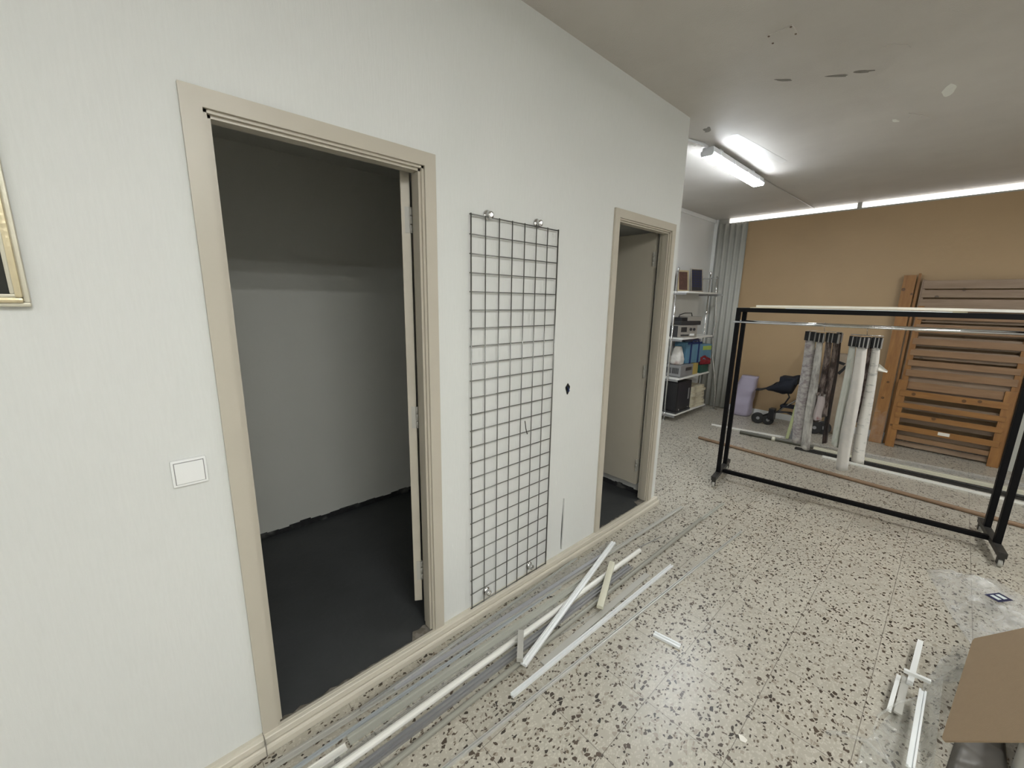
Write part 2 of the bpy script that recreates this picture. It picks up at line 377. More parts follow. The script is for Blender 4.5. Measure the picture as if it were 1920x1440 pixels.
# cubicle behind the first door and behind the second
def cubicle(idx, y0, y1):
    struct('wall_cubicle_back_%d' % idx, MB().box((-1.46, y0, 0), (-1.39, y1, 2.45)), M['cubicle_wall'])
    struct('floor_cubicle_%d' % idx, MB().box((-1.39, y0, -.02), (-TW * .0 - .001, y1, ZS - .012)), M['dark_floor'])
    struct('ceiling_cubicle_%d' % idx, MB().box((-1.46, y0 - .05, 2.45), (-TW, y1, 2.5)), M['cubicle_wall'])
    z = MB()
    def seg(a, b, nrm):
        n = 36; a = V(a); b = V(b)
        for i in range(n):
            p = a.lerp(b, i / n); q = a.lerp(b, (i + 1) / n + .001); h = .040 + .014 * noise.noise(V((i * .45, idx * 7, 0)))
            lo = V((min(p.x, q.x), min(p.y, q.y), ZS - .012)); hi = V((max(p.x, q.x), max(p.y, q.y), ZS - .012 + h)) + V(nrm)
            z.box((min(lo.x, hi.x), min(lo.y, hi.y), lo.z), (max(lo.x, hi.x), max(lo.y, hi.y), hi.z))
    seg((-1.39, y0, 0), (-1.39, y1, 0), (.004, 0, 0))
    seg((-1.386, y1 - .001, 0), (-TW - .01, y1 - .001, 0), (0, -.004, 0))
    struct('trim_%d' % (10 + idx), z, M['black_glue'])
cubicle(1, -.62, 1.80); cubicle(2, 1.86, YC - .056)
struct('wall_cubicle_divider', MB().box((-1.39, 1.80, 0), (-TW, 1.86, 2.45)), M['cubicle_wall'])
struct('wall_cubicle_side', MB().box((-1.46, -.68, 0), (-TW, -.62, 2.45)), M['cubicle_wall'])
# concrete dust strip at each threshold
for i, (a, b, c) in enumerate((O1, O2)):
    z = MB(); n = 24
    top = [V((-.012 - .022 * abs(noise.noise(V((k * .5, i * 3, 0)))) - (.04 if k > 20 else 0), a + (b - a) * k / n, ZS - .0105)) for k in range(n + 1)]
    z.poly([V((-.001, a, ZS - .0105))] + top + [V((-.001, b, ZS - .0105))], (0, 0, .003)); struct('trim_%d' % (20 + i), z, M['dust'])
# doors: casing, jamb with stop, leaf, hinges
def door(idx, y0, y1, zt, hx, hy, ang, leafw, lt=.021):
    d = thing('door_%d' % idx, (0, (y0 + y1) / 2, ZS), kind='structure')
    c = .0485; t = .013; fr = MB()
    fr.poly([(0, y0 - c, ZS), (0, y0 - c, zt + c), (0, y0, zt), (0, y0, ZS)], (t, 0, 0))
    fr.poly([(0, y1, ZS), (0, y1, zt), (0, y1 + c, zt + c), (0, y1 + c, ZS)], (t, 0, 0))
    fr.poly([(0, y0, zt), (0, y0 - c, zt + c), (0, y1 + c, zt + c), (0, y1, zt)], (t, 0, 0))
    fr.build('casing', M['beige'], d)
    j = MB(); g = .009
    j.box((-TW, y0 - .006, ZS), (.003, y0 + g, zt)); j.box((-TW, y1 - g, ZS), (.003, y1 + .006, zt)); j.box((-TW, y0, zt - g), (.003, y1, zt + .006))
    # stop rebated deeper in the jamb
    j.box((-.052, y0 + g, ZS), (-.008, y0 + 2 * g, zt - g)); j.box((-.052, y1 - 2 * g, ZS), (-.008, y1 - g, zt - g)); j.box((-.052, y0 + g, zt - 2 * g), (-.008, y1 - g, zt - g))
    j.build('jamb', M['beige'], d)
    # leaf
    m = Matrix.Translation((hx, hy, 0)) @ Matrix.Rotation(ang, 4, 'Z')
    lf = MB().box((0, -lt, .165), (leafw, lt, 2.115), .002, mat=m).build('door_leaf', M['beige'], d)
    for z in (.33, 1.10, 1.93):
        h = MB(); p = m @ V((.002, -(lt + .002) if ang < 3 else lt + .007, 0))
        for k in range(3): h.tube([(p.x, p.y, z - .05 + k * .034), (p.x, p.y, z - .05 + k * .034 + .031)], .0065, 10)
        h.box((-.0012, -lt * .9 if ang < 3 else -.004, z - .05), (.0005, .004 if ang < 3 else lt * .9, z + .05), mat=m)
        h.build('hinge', M['pale_grey'], d)
    return d
door(1, *O1, -.104, .850, math.radians(149), .64, .018)
door(2, *O2, -.105, 2.853, math.radians(180), .62)
# profiled sill board that runs along the foot of the wall and round its end
prof = [(0, 0), (0, .061), (.013, .0612), (.0145, .0585), (.016, .060), (.027, .058), (.0295, .055), (.030, .040), (.0265, .036), (.0285, .031), (.034, .036), (.039, .037), (.044, .034), (.047, .027), (.047, .006), (.045, 0)]
s = MB(); s.prism([(x, z) for x, z in prof], (0, -3, 0), (0, YC + .01, 0)); struct('baseboard_left', s, M['beige2'])
struct('trim_30', MB().box((.0, .148, .0), (.0478, .151, .0618)), M['dust'])
struct('baseboard_back', MB().box((-.8, YB - .012, 0), (5, YB, .085)), M['white_plastic'])
struct('baseboard_recess', MB().box((XR, YC, 0), (XR + .012, YB, .07)), M['white_plastic'])
struct('trim_1', MB().box((XR, YC, H - .05), (XR + .022, YB, H), .004), M['white_plastic'])
struct('trim_2', MB().box((XR, YB - .04, 0), (XR + .05, YB, H - .001), .004), M['white_plastic'])
# corrugated sheet in the corner
cs = MB()
def corr(u, v): return V((XR + .052 + u * .42, YB - .030 + .018 * math.cos(u * 5.2 * 2 * math.pi), .01 + v * (ZB - .015)))
cs.grid(corr, 84, 2, .003); tag(cs.build('corrugated_sheet', M['corr']), 'pale grey corrugated sheet standing upright in the corner beside the tan wall', 'plastic sheet')

# marks on the ceiling
def ragged(cx, cy, rx, ry, rot=0, n=14, seed=0, amp=.3):
    out = []
    for k in range(n):
        a = 2 * math.pi * k / n; r = 1 + amp * noise.noise(V((math.cos(a) * 1.7 + seed, math.sin(a) * 1.7, seed * 3.1))) * 2
        x = math.cos(a) * rx * r; y = math.sin(a) * ry * r
        out.append(V((cx + x * math.cos(rot) - y * math.sin(rot), cy + x * math.sin(rot) + y * math.cos(rot), H - .0005)))
    return out
ci = bpy.data.objects['ceiling']
def cmark(name, pts, mat, t=.0015): return MB().poly(pts, (0, 0, -t)).build(name, mat, ci)
cmark('bare_patch', ragged(.0, 3.245, .028, .045, .3, 14, 2, .35), M['hole_grey'])
cmark('plaster_patch', ragged(1.205, 3.665, .030, .085, .2, 14, 4, .2), M['skin_white'])
cmark('plaster_patch', ragged(.95, 3.98, .012, .04, -.3, 10, 6, .25), M['skin_white'])
cmark('peeled_patch', ragged(1.06, 4.0, .03, .09, -.4, 14, 9, .4), M['ceil_plate'], .003)
cmark('peeled_patch', ragged(.80, 3.02, .012, .06, -.9, 12, 12, .4), M['hole_grey'], .001)
cmark('peeled_patch', ragged(.90, 3.06, .014, .05, -.9, 12, 15, .4), M['hole_grey'], .001)
cmark('peeled_patch', ragged(.58, 2.86, .010, .05, -.7, 12, 18, .3), M['hole_grey'], .001)
cmark('peeled_patch', ragged(1.05, 2.9, .02, .06, -.7, 12, 21, .4), M['ceil_plate'], .002)
cmark('blanking_plate', [V((.638, 2.357, H)), V((.742, 2.352, H)), V((.745, 2.440, H)), V((.634, 2.443, H))], M['ceil_plate'], .004)
for q in ((.645, 2.364), (.735, 2.360), (.737, 2.433), (.642, 2.436)):
    cmark('screw_spot', [V((q[0] + .005 * math.cos(a), q[1] + .007 * math.sin(a), H - .003)) for a in [k * math.pi / 4 for k in range(8)]], M['dark_chip'], .0018)
cmark('lamp_ghost_strip', [V((.082, 3.46, H)), V((.128, 3.47, H)), V((.215, 4.40, H)), V((.160, 4.44, H))], M['ceil_ghost'], .0008)  # lens ghost of the lit lamp, painted as a pale strip
for k in range(7): cmark('plaster_patch', ragged(-.16 + random.uniform(-.05, .05), 3.52 + random.uniform(-.25, .1) - .3 * 0, .008, .02, random.random(), 9, k + 30, .3), M['skin_white'], .002)

# ------------------------------------------------------------------ lamps
def batten(x, y0, y1, mat, label, group=None, skirt=False):
    t = thing('ceiling_light', (x, (y0 + y1) / 2, H), label, 'ceiling light', group)
    z1 = H - .022; z0 = H - .058
    MB().prism([(-.050, -.0138 if not skirt else .0001), (.050, -.0138 if not skirt else .0001), (.042, .03), (-.042, .03)], (x, y0 + .0125, z0), (x, y1 - .0125, z0)).box((x - .02, y0 + .2, z1 - .01), (x + .02, y0 + .26, H)).box((x - .02, y1 - .26, z1 - .01), (x + .02, y1 - .2, H)).build('housing', M['lamp_house'], t)
    if skirt:
        MB().prism([(-.046, -.028), (.046, -.028), (.046, 0), (-.046, 0)], (x, y0 + .012, z0), (x, y1 - .012, z0)).build('diffuser', mat, t)
        for sx in (-1, 1): MB().box((x + sx * .050 - .003, y0 + .012, z0 - .019), (x + sx * .050 + .003, y1 - .012, z0 + .004)).build('added_skirt', M['lamp_house'], t)  # added opaque skirts, keep sideways lamp light off the upper wall
    else: MB().prism([(-.042, -.036), (.042, -.036), (.049, -.026), (.049, -.014), (-.049, -.014), (-.049, -.026)], (x, y0 + .012, z0), (x, y1 - .012, z0)).build('diffuser', mat, t)
    for ya in (y0, y1 - .012): MB().prism([(-.041, -.037), (.041, -.037), (.051, -.02), (.051, .001), (-.051, .001), (-.051, -.02)], (x, ya, z0), (x, ya + .012, z0)).build('end_cap', M['lamp_house'], t)
    for k in range(4):
        yy = y0 + (y1 - y0) * (k + .5) / 4
        for sx in (-1, 1): MB().box((x + sx * .052 - .003, yy - .012, z0 - .012), (x + sx * .052 + .003, yy + .012, z0 + .012), .001).build('clip', M['lamp_house'], t)
    return t
batten(-.100, 3.50, 4.72, M['lamp_on'], 'lit white batten lamp on the ceiling above the recess')
batten(2.8, -.4, .8, M['lamp_half'], 'lit batten lamp on the ceiling, middle one of the three behind the camera side', skirt=True)
batten(2.15, -.4, .8, M['lamp_half'], 'extra batten lamp added above the camera side to soften the doorway shadow', skirt=True)  # added batten, shares the main lamp's power for a softer shadow
batten(3.45, -.4, .8, M['lamp_half'], 'extra batten lamp added towards the right wall to soften the doorway shadow', skirt=True)  # second added batten, spreads the shadow edge inside the first cubicle
batten(3.6, -2.8, -1.6, M['lamp_rear'], 'lit batten lamp on the ceiling at the rear of the room', skirt=True)
batten(2.6, 3.0, 4.2, M['lamp_side'], 'lit batten lamp on the ceiling beyond the right edge of the photo', skirt=True)
tag(MB().tube([(-.10, 4.72, H - .03), (-.098, 4.80, H - .006), (-.09, 5.2, H - .006), (-.052, 6.69, H - .006)], .005, 8).build('ceiling_cable', M['pale_grey']), 'grey cable clipped along the ceiling from the lit lamp to the back wall', 'cable')
tag(MB().tube([(-.21, 2.97, H - .008), (-.17, 3.3, H - .008), (-.12, 3.46, H - .012), (-.10, 3.497, H - .03)], [.008, .008, .010, .012], 8).build('ceiling_conduit', M['lamp_house']), 'short grey conduit on the ceiling feeding the near end of the lit lamp', 'conduit')

# ------------------------------------------------------------------ light switch
sw = thing('light_switch', (0, .058, 1.106), 'white square rocker light switch on the wall left of the first door', 'light switch')
MB().box((0, .016, 1.066), (.012, .100, 1.147), .005).build('switch_plate', M['switch_white'], sw)
MB().box((.0118, .0225, 1.0735), (.0128, .0935, 1.1405), .0004).build('groove', M['grey_device'], sw)
MB().box((.0119, .0245, 1.0755), (.0155, .0915, 1.1385), .0012).build('rocker', M['switch_white'], sw)
# ------------------------------------------------------------------ gilt picture
pf = thing('picture_frame', (0, -.53, 1.585), 'ornate gold picture frame with dark canvas at the left edge of the wall', 'picture')
y1, z0, y0, z1 = -.178, 1.585, -.88, 2.15
def frame_ring(mb, inset, wdt, xa, xb, rnd=.003):
    a0, a1, b0, b1 = y0 + inset, y1 - inset, z0 + inset, z1 - inset
    for q in (((xa, a0, b0), (xb, a1, b0 + wdt)), ((xa, a0, b1 - wdt), (xb, a1, b1)), ((xa, a0, b0 + wdt), (xb, a0 + wdt, b1 - wdt)), ((xa, a1 - wdt, b0 + wdt), (xb, a1, b1 - wdt))): mb.box(*q, rnd)
m = MB(); frame_ring(m, 0, .0095, .002, .020); m.build('outer_moulding', M['gold2'], pf)
m = MB(); frame_ring(m, .009, .0115, .002, .028, .005); m.build('raised_moulding', M['gold'], pf)
m = MB(); frame_ring(m, .020, .0085, .002, .018, .003); m.build('inner_moulding', M['gold2'], pf)
MB().box((.002, y0 + .022, z0 + .022), (.010, y1 - .022, z1 - .022)).build('canvas', M['dark_picture'], pf)

# ------------------------------------------------------------------ wire grid panel
gp = thing('wire_grid_panel', (.02, 1.356, .07), 'tall steel wire grid panel screwed to the wall between the two doorways', 'grid panel')
gy0, gy1, gz0, gz1 = 1.083, 1.634, .066, 1.970
wr = MB()
ys = [gy0 + (gy1 - gy0) * k / 7 for k in range(8)]; zs = [gz0 + (gz1 - gz0) * k / 24 for k in range(25)]
for i, y in enumerate(ys): wr.tube([(.021, y, gz0), (.021, y, gz1 + .004)], .0030 if i in (0,) else (.0038 if i == 7 else .0026), 8)
wr.build('vertical_wires', M['steel'], gp)
wr = MB()
for i, z in enumerate(zs): wr.tube([(.0163, gy0 - .004, z), (.0163, gy1 + .004, z)], .0030 if i in (0, 24) else .0025, 8)
wr.build('horizontal_wires', M['steel'], gp)
for y, z in ((1.186, 1.980), (1.496, 1.987), (1.190, .104), (1.510, .104)):
    b = MB().lathe((.0005, y, z), (1, 0, 0), [(.023, 0), (.0235, .004), (.020, .008), (.014, .011), (.012, .022), (.015, .024), (.015, .029), (.008, .031)], 24)
    b.box((.012, y - .004, z - .016), (.030, y + .004, z + .004), .001); b.build('wall_clip', M['chrome'], gp)
tag(MB().tube([(.026, 1.425, 1.005), (.030, 1.425, .985), (.026, 1.432, .965), (.026, 1.440, .940), (.030, 1.440, .93), (.032, 1.440, .938)], .0022, 8).build('wire_hook', M['black_worn']), 'small bent wire hook hanging on the middle of the wire grid panel', 'hook')
# cable hole and torn wallpaper
wh = MB().poly([V((.0004, p.x, p.y)) for p in [V((1.79 + .018 * math.cos(a) * (1 + .25 * math.sin(3 * a)), 1.122 + .030 * math.sin(a) * (1 + .15 * math.cos(4 * a)))) for a in [k * math.pi / 9 for k in range(18)]]], (.0012, 0, 0)).build('cable_hole', M['void'], wl)
m = MB()
for k in range(3): m.tube([(.001, 1.785 + k * .006, 1.135 - k * .01), (.010, 1.787 + k * .005, 1.128 - k * .008), (.004, 1.788 + k * .004, 1.105)], .0022, 6)
tag(m.build('wire_stub', M['dark_blue']), 'dark blue wire ends poking out of a small hole in the wall', 'wire')
L = [V((.0004, 1.799 + .0045 * math.sin(t * math.pi) * (1.2 - t) - .006 * (1 - t), .085 + .345 * t)) for t in [k / 14 for k in range(15)]]
Rr = [V((.0004, 1.799 - .0045 * math.sin(t * math.pi) * (1.2 - t) - .006 * (1 - t), .085 + .345 * t)) for t in [k / 14 for k in range(15)]]
MB().poly(L + Rr[::-1][1:-1], (.001, 0, 0)).build('wallpaper_tear', M['void'], wl)
MB().poly([p + V((0, .004, 0)) for p in L] + [p + V((0, .008 * math.sin(math.pi * k / 14), 0)) + V((0, .0045, 0)) for k, p in list(enumerate(L))[::-1]][1:-1], (.006, 0, 0)).build('lifted_wallpaper_edge', M['white_wall'], wl)

# ------------------------------------------------------------------ loose profiles on the floor by the wall
def strip(name, a, b, prof, mat, label, cat='profile', group=None, z=0.0005, z2=None):
    m = MB().prism(prof, (a[0], a[1], z), (b[0], b[1], z if z2 is None else z2))
    return tag(m.build(name, mat), label, cat, group)
def flat(w_, t_): return [(-w_ / 2, 0), (w_ / 2, 0), (w_ / 2, t_), (-w_ / 2, t_)]
def ribbed(w_, t_):  # two raised ribs with a groove between
    h = w_ / 2; return [(-h, 0), (h, 0), (h, t_), (h * .45, t_), (h * .35, t_ * .35), (-h * .35, t_ * .35), (-h * .45, t_), (-h, t_)]
def chan(w_, t_, q=.003):
    h = w_ / 2; return [(-h, 0), (h, 0), (h, t_), (h - q, t_), (h - q, q), (-h + q, q), (-h + q, t_), (-h, t_)]
def rnd(r, n=12): return [(r * math.cos(2 * math.pi * k / n), r + r * math.sin(2 * math.pi * k / n)) for k in range(n)]
strip('metal_strip', (.648, 3.05), (.488, .30), chan(.013, .011), M['bright_steel'], 'thin silver metal strip lying farthest from the wall, longest of the loose profiles')
strip('white_channel', (.497, 2.285), (.464, .957), ribbed(.019, .013), M['white_alu'], 'bright white grooved channel lying second from the outside of the loose profiles')
strip('grey_strip', (.438, 2.095), (.446, 1.165), flat(.032, .007), M['pale_grey'], 'short flat grey-beige strip lying just inside the bright white channel')
strip('grey_tube', (.382, 2.99), (.372, .2), rnd(.0115), M['olive_pvc'], 'long olive-grey tube lying on the terrazzo, with a thinner grey tip')
strip('grey_tip', (.392, 3.385), (.384, 3.000), ribbed(.020, .012), M['grey_pvc'], 'short grey ribbed profile continuing in line beyond the olive-grey tube')
strip('white_tube', (.286, 2.262), (.262, .15), rnd(.0145), M['white_tube'], 'thick off-white round tube lying under the crossed white rail')
strip('dark_channel', (.328, 2.082), (.312, .2), [(-.018, 0), (.018, 0), (.018, .013), (.015, .013), (.013, .004), (.002, .004), (.001, .011), (-.002, .011), (-.004, .004), (-.014, .004), (-.015, .013), (-.018, .013)], M['dark_alu'], 'dark aluminium double channel lying against the thick off-white tube')
strip('steel_rod', (.080, 1.86), (.126, .46), chan(.010, .010), M['bright_steel'], 'thin polished steel strip lying closest to the wall foot', z=.0255)
strip('long_pale_strip', (.200, 3.06), (.104, .10), ribbed(.024, .008), M['pale_grey'], 'longest pale grey ribbed strip, running past the second doorway', z=.0085)
strip('clear_strip', (.122, 2.215), (.112, .90), [(-.040, 0), (.040, 0), (.040, .008), (.037, .008), (.037, .002), (-.037, .002), (-.037, .008), (-.040, .008)], M['clear'], 'wide clear plastic tray strip with the floor chips showing through', z=.0005)
strip('violet_strip', (.155, 2.02), (.125, .60), flat(.018, .007), M['violet_grey'], 'violet-grey flat strip lying over the clear plastic strip', z=.0175)
strip('green_strip', (.219, 1.76), (.190, .385), ribbed(.038, .010), M['grey_pvc'], 'widest grey-green ribbed strip, ending square beside the first doorway')
strip('blue_strip', (.158, 1.62), (.158, .12), ribbed(.014, .008), M['pale_blue'], 'narrow pale blue-grey strip beside the wide grey-green strip', z=.0005)
strip('light_strip', (.203, .372), (.196, .08), chan(.028, .008), M['white_tube'], 'short whitish channel in line with the square end of the grey-green strip')
strip('thin_rod', (.292, 2.54), (.258, 2.31), rnd(.003, 8), M['dark_alu'], 'thin dark rod tip showing beyond the end of the thick off-white tube')
strip('bubbly_strip', (.237, 1.50), (.229, .25), flat(.020, .004), M['clear'], 'narrow clear plastic strip between the grey-green strip and the off-white tube')
strip('clear_strip', (.420, 1.62), (.352, 1.10), flat(.012, .004), M['clear'], 'short wrinkled clear strip lying between the olive-grey tube and the grey strip', z=.0005)
strip('white_rail', (.137, 2.180), (.410, 1.075), [(-.015, 0), (.015, 0), (.015, .011), (.006, .013), (.004, .009), (-.004, .009), (-.006, .013), (-.015, .011)], M['white_alu'], 'bright white grooved rail lying diagonally across the other profiles', z=.030)
strip('cream_block', (.258, 1.985), (.432, 1.615), [(-.017, 0), (.017, 0), (.017, .016), (.004, .018), (-.004, .018), (-.017, .016)], M['cream'], 'short cream rail lying across the white tube beside the diagonal rail', z=.030)
strip('beige_block', (.284, 1.180), (.396, 1.066), [(-.014, 0), (.014, 0), (.014, .020), (-.014, .020)], M['pale_grey'], 'stubby grey-beige bar lying across the white tube at the near end of the diagonal rail', z=.0445, z2=.0445)
strip('short_profile', (.694, 1.706), (.818, 1.727), [(-.014, 0), (.014, 0), (.014, .012), (.003, .012), (.001, .005), (-.003, .005), (-.005, .012), (-.014, .012)], M['white_alu'], 'very short white double-ribbed offcut lying alone on the terrazzo')
tag(MB().poly([V((1.152, 1.508, .001)), V((1.165, 1.488, .001)), V((1.182, 1.493, .001)), V((1.184, 1.510, .001)), V((1.168, 1.514, .001))], (0, 0, .003)).build('paper_scrap', M['board_white']), 'tiny white scrap lying on the floor near the bottom of the photo', 'scrap')

# ------------------------------------------------------------------ tubes and profiles behind the rack
strip('brown_tube', (-.455, 4.885), (2.35, 4.727), rnd(.017, 14), M['brown_tube'], 'long brown cardboard tube lying on the floor under the black rack', 'tube')
strip('white_strip', (-.59, 5.60), (.23, 5.765), flat(.022, .018), M['white_tube'], 'thin white strip on the floor between the stroller and the black rack')
strip('dark_profile', (-.20, 5.505), (.56, 5.575), rnd(.022, 12), M['dark_olive'], 'dark olive tube on the floor left of the hanging curtain samples', 'tube')
tag(MB().lathe((.166, 5.537, .022), (.992, .09, 0), [(.018, -.02), (.027, -.016), (.029, 0), (.027, .016), (.018, .02)], 16).build('tube_collar', M['cream']), 'round cream collar fitted around the dark olive floor tube', 'collar')
strip('yellow_strip', (.57, 5.535), (2.6, 5.690), ribbed(.070, .030), M['cream'], 'wide cream-yellow ribbed profile in the row behind the black rack')
strip('black_profile', (.42, 5.410), (2.6, 5.500), chan(.040, .022, .006), M['black_worn'], 'black channel profile in the row behind the black rack')
strip('silver_profile', (.55, 5.458), (2.6, 5.558), flat(.014, .028), M['silver'], 'silver bar lying between the black channel and the cream-yellow profile')
strip('front_white_profile', (.69, 5.342), (2.6, 5.356), flat(.026, .018), M['white_tube'], 'white bar nearest the black rack in the row of profiles on the floor')
strip('brown_profile', (1.10, 5.655), (2.6, 5.760), flat(.050, .018), M['grey_pvc'], 'flat grey-brown profile behind the cream-yellow one')
strip('far_white_profile', (.98, 5.78), (2.6, 5.99), ribbed(.110, .018), M['clear'], 'wide translucent ribbed profile at the back of the row on the floor')
m = MB()
m.grid(lambda u, v: V((.20 + u * .62, 5.70 + u * .07 + (v - .5) * .10, .010 + .014 * abs(noise.noise(V((u * 9, v * 3, 5)))))), 30, 6)
tag(m.build('plastic_sleeve', M['film2']), 'crumpled glossy plastic sleeve on the floor behind the dark olive tube', 'plastic sleeve')

# ------------------------------------------------------------------ black clothes rack
RX, RY, RA = .186, 3.786, math.atan2(.237, 1.683)
rk = thing('garment_rack', (RX, RY, 0), 'black metal garment rack on castors with curtain samples hanging inside', 'garment rack', rz=RA)
RM = Matrix.Translation((RX, RY, 0)) @ Matrix.Rotation(RA, 4, 'Z')
RL, RD, RT = 1.700, .262, 1.59
def rb(lo, hi, bev=.002): return MB().box(lo, hi, bev, mat=RM)
for x in (0, RL):
    for y in (0, RD): rb((x - .017, y - .017, .105), (x + .017, y + .017, RT - .034)).build('upright', M['black_metal'], rk)
    rb((x - .020, -.16, .070), (x + .020, RD + .15, .105)).build('foot_bar', M['black_worn'], rk)
    rb((x - .017, .017, RT - .034), (x + .017, RD - .017, RT), .001).build('top_end_bar', M['black_metal'], rk)
    for y in (-.135, RD + .125):
        c = MB().box((x - .016, y - .012, .050), (x + .016, y + .012, .070), .002, mat=RM)
        for sx in (-1, 1): c.box((x + sx * .014 - .0015, y - .013, .020), (x + sx * .014 + .0015, y + .013, .055), mat=RM)
        co = c.build('castor', M['black_worn'], rk)
        p = RM @ V((x - .011, y, .0275)); ax = (RM.to_3x3() @ V((1, 0, 0)))
        MB().lathe(p, ax, [(.020, 0), (.0265, .003), (.0265, .019), (.020, .022)], 20).build('wheel', M['clear_wheel'] if 'clear_wheel' in M else M['pale_grey'], co)
for y in (0, RD): rb((-.017, y - .017, RT - .034), (RL + .017, y + .017, RT), .002).build('top_bar', M['black_metal'], rk)
rb((.02, .08, .072), (RL - .02, .112, .104)).build('bottom_bar', M['black_metal'], rk)
for y in (-.027, RD + .0):
    a = RM @ V((-.03, y, 1.472)); b = RM @ V((RL + .03, y, 1.472))
    MB().tube([a, b], .0085, 14).build('hanging_rail', M['chrome'], rk)
# boards lying on top of the rack
def topboard(x0, x1, ya, yb, z0_, t, mat, label, sag=0, name='laminate_board'):
    m = MB(); n = 20
    def at(u, s, zz): return RM @ V((x0 + (x1 - x0) * u, s, z0_ + zz + sag * math.sin(math.pi * u)))
    for i in range(n):
        u0, u1 = i / n, (i + 1) / n
        if i == 0: r0 = [m.bm.verts.new(at(0, s, zz)) for s, zz in ((ya, 0), (yb, 0), (yb, t), (ya, t))]; m.bm.faces.new(r0[::-1])
        r1 = [m.bm.verts.new(at(u1, s, zz)) for s, zz in ((ya, 0), (yb, 0), (yb, t), (ya, t))]
        for k in range(4): m.bm.faces.new((r0[k], r0[(k + 1) % 4], r1[(k + 1) % 4], r1[k]))
        r0 = r1
    m.bm.faces.new(r0); tag(m.build(name, mat), label, 'board')
topboard(.08, 1.32, .0, .25, RT + .0005, .0065, M['board_edge'], 'lowest cream board lying on top of the black rack')
topboard(.12, 1.75, .02, .24, RT + .007, .018, M['board_white'], 'topmost long white board lying along the top of the black rack', .004)
topboard(.33, 1.25, -.016, -.001, RT + .0005, .006, M['white_plastic'], 'narrow white strip lying along the front edge of the rack top', 0, 'edging_strip')

# ------------------------------------------------------------------ curtain samples
def sample(x0, x1, y, ztop, zbot, mat, label, group, folds=3, flare=1.15, depth=.020, shift=0, header=.075, skew=0, pleats=5, hdr=None):
    cx = (x0 + x1) / 2; w_ = x1 - x0
    t = thing('curtain_sample', (cx, y, zbot), label, 'curtain sample', group)
    ph = random.uniform(0, 6)
    def f(u, v):      # v 0 at the top; a closed, softly creased roll of cloth
        z = ztop - header - v * (ztop - header - zbot) - skew * u * v
        fl = .80 + (flare - .80) * min(1, v * 1.5)
        a = u * 2 * math.pi; cr_ = 1 + .10 * math.sin(folds * 2 * a + ph + v * 2.5) + .05 * math.sin(5 * a + ph * 2 - v * 4)
        zz = z + .010 * math.sin(a + ph) * v
        return V((cx + shift * v + w_ * .5 * fl * math.cos(a) * cr_ + .004 * math.sin(v * 6), y + depth * (.55 + .8 * v) * math.sin(a) * cr_, zz))
    m = MB().grid(f, 40, 26, 0, True); bmesh.ops.holes_fill(m.bm, edges=[e for e in m.bm.edges if e.is_boundary], sides=0); m.build('cloth', mat, t)
    h = MB(); g = MB()
    for k in range(pleats):
        xa = x0 + w_ * k / pleats; xb = x0 + w_ * (k + 1) / pleats
        h.box((xa, y - .022, ztop - header), (xa + (xb - xa) * .76, y + .018, ztop - .002 * (k % 2)), .003)
        g.box((xa + (xb - xa) * .75, y - .028, ztop - header - .006), (xb + .001, y + .014, ztop - .006), .003)
    h.build('header_tape', hdr or M['header'], t); g.build('gathered_pleats', M['header_light'], t)
    return t
YA = 4.130; YBf = 3.885; GA = 'curtain samples hanging on the rear rail'; GB = 'curtain samples hanging on the front rail'
sample(.612, .690, YA - .01, 1.410, .46, M['fab_lilac'], 'pale grey gathered curtain sample, leftmost on the rack', GA, 2, 1.12, .030, .035, pleats=2)
sample(.697, .752, YA - .05, 1.405, .425, M['fab_light'], 'narrow whitish curtain sample hanging beside the leftmost grey one', GA, 2, 1.05, .026, .025, pleats=2)
sample(.752, .800, YA + .0, 1.408, .66, M['fab_dark'], 'dark brown patterned curtain sample beside the leftmost pale ones', GA, 2, 1.0, .026, .01, pleats=2)
sample(.800, .842, YA + .0, 1.404, .72, M['fab_dark'], 'second dark brown patterned curtain sample, between the first one and the black one', GA, 2, 1.0, .024, .01, pleats=1)
sample(.772, .826, YA - .075, .92, .70, M['fab_red'], 'short white and red printed fabric end hanging below the dark brown samples', GA, 2, 1.0, .020, .005, header=.02, pleats=2, hdr=M['fab_dark'])
sample(.806, .846, YA + .075, 1.410, .47, M['fab_black'], 'narrow black curtain sample on the right of the left bundle', GA, 2, .9, .020, .03, pleats=2)
sample(.935, .985, YBf + .01, 1.405, .555, M['fab_green'], 'narrow pale green striped sample, left one of the right bundle', GB, 2, .96, .026, .010, pleats=2)
sample(.985, 1.052, YBf - .03, 1.405, .395, M['fab_white'], 'plain off-white sample hanging lowest in the right bundle', GB, 1, 1.12, .032, .022, pleats=3)
sample(1.062, 1.120, YBf + .03, 1.405, .455, M['fab_mark'], 'white sample with grey brush strokes at the right of the right bundle', GB, 1, 1.30, .034, .026, pleats=3)
sample(1.036, 1.068, YBf + .085, 1.40, .75, M['fab_dark'], 'dark strip of fabric between the two white samples of the right bundle', GB, 2, .9, .016, .01, pleats=2)
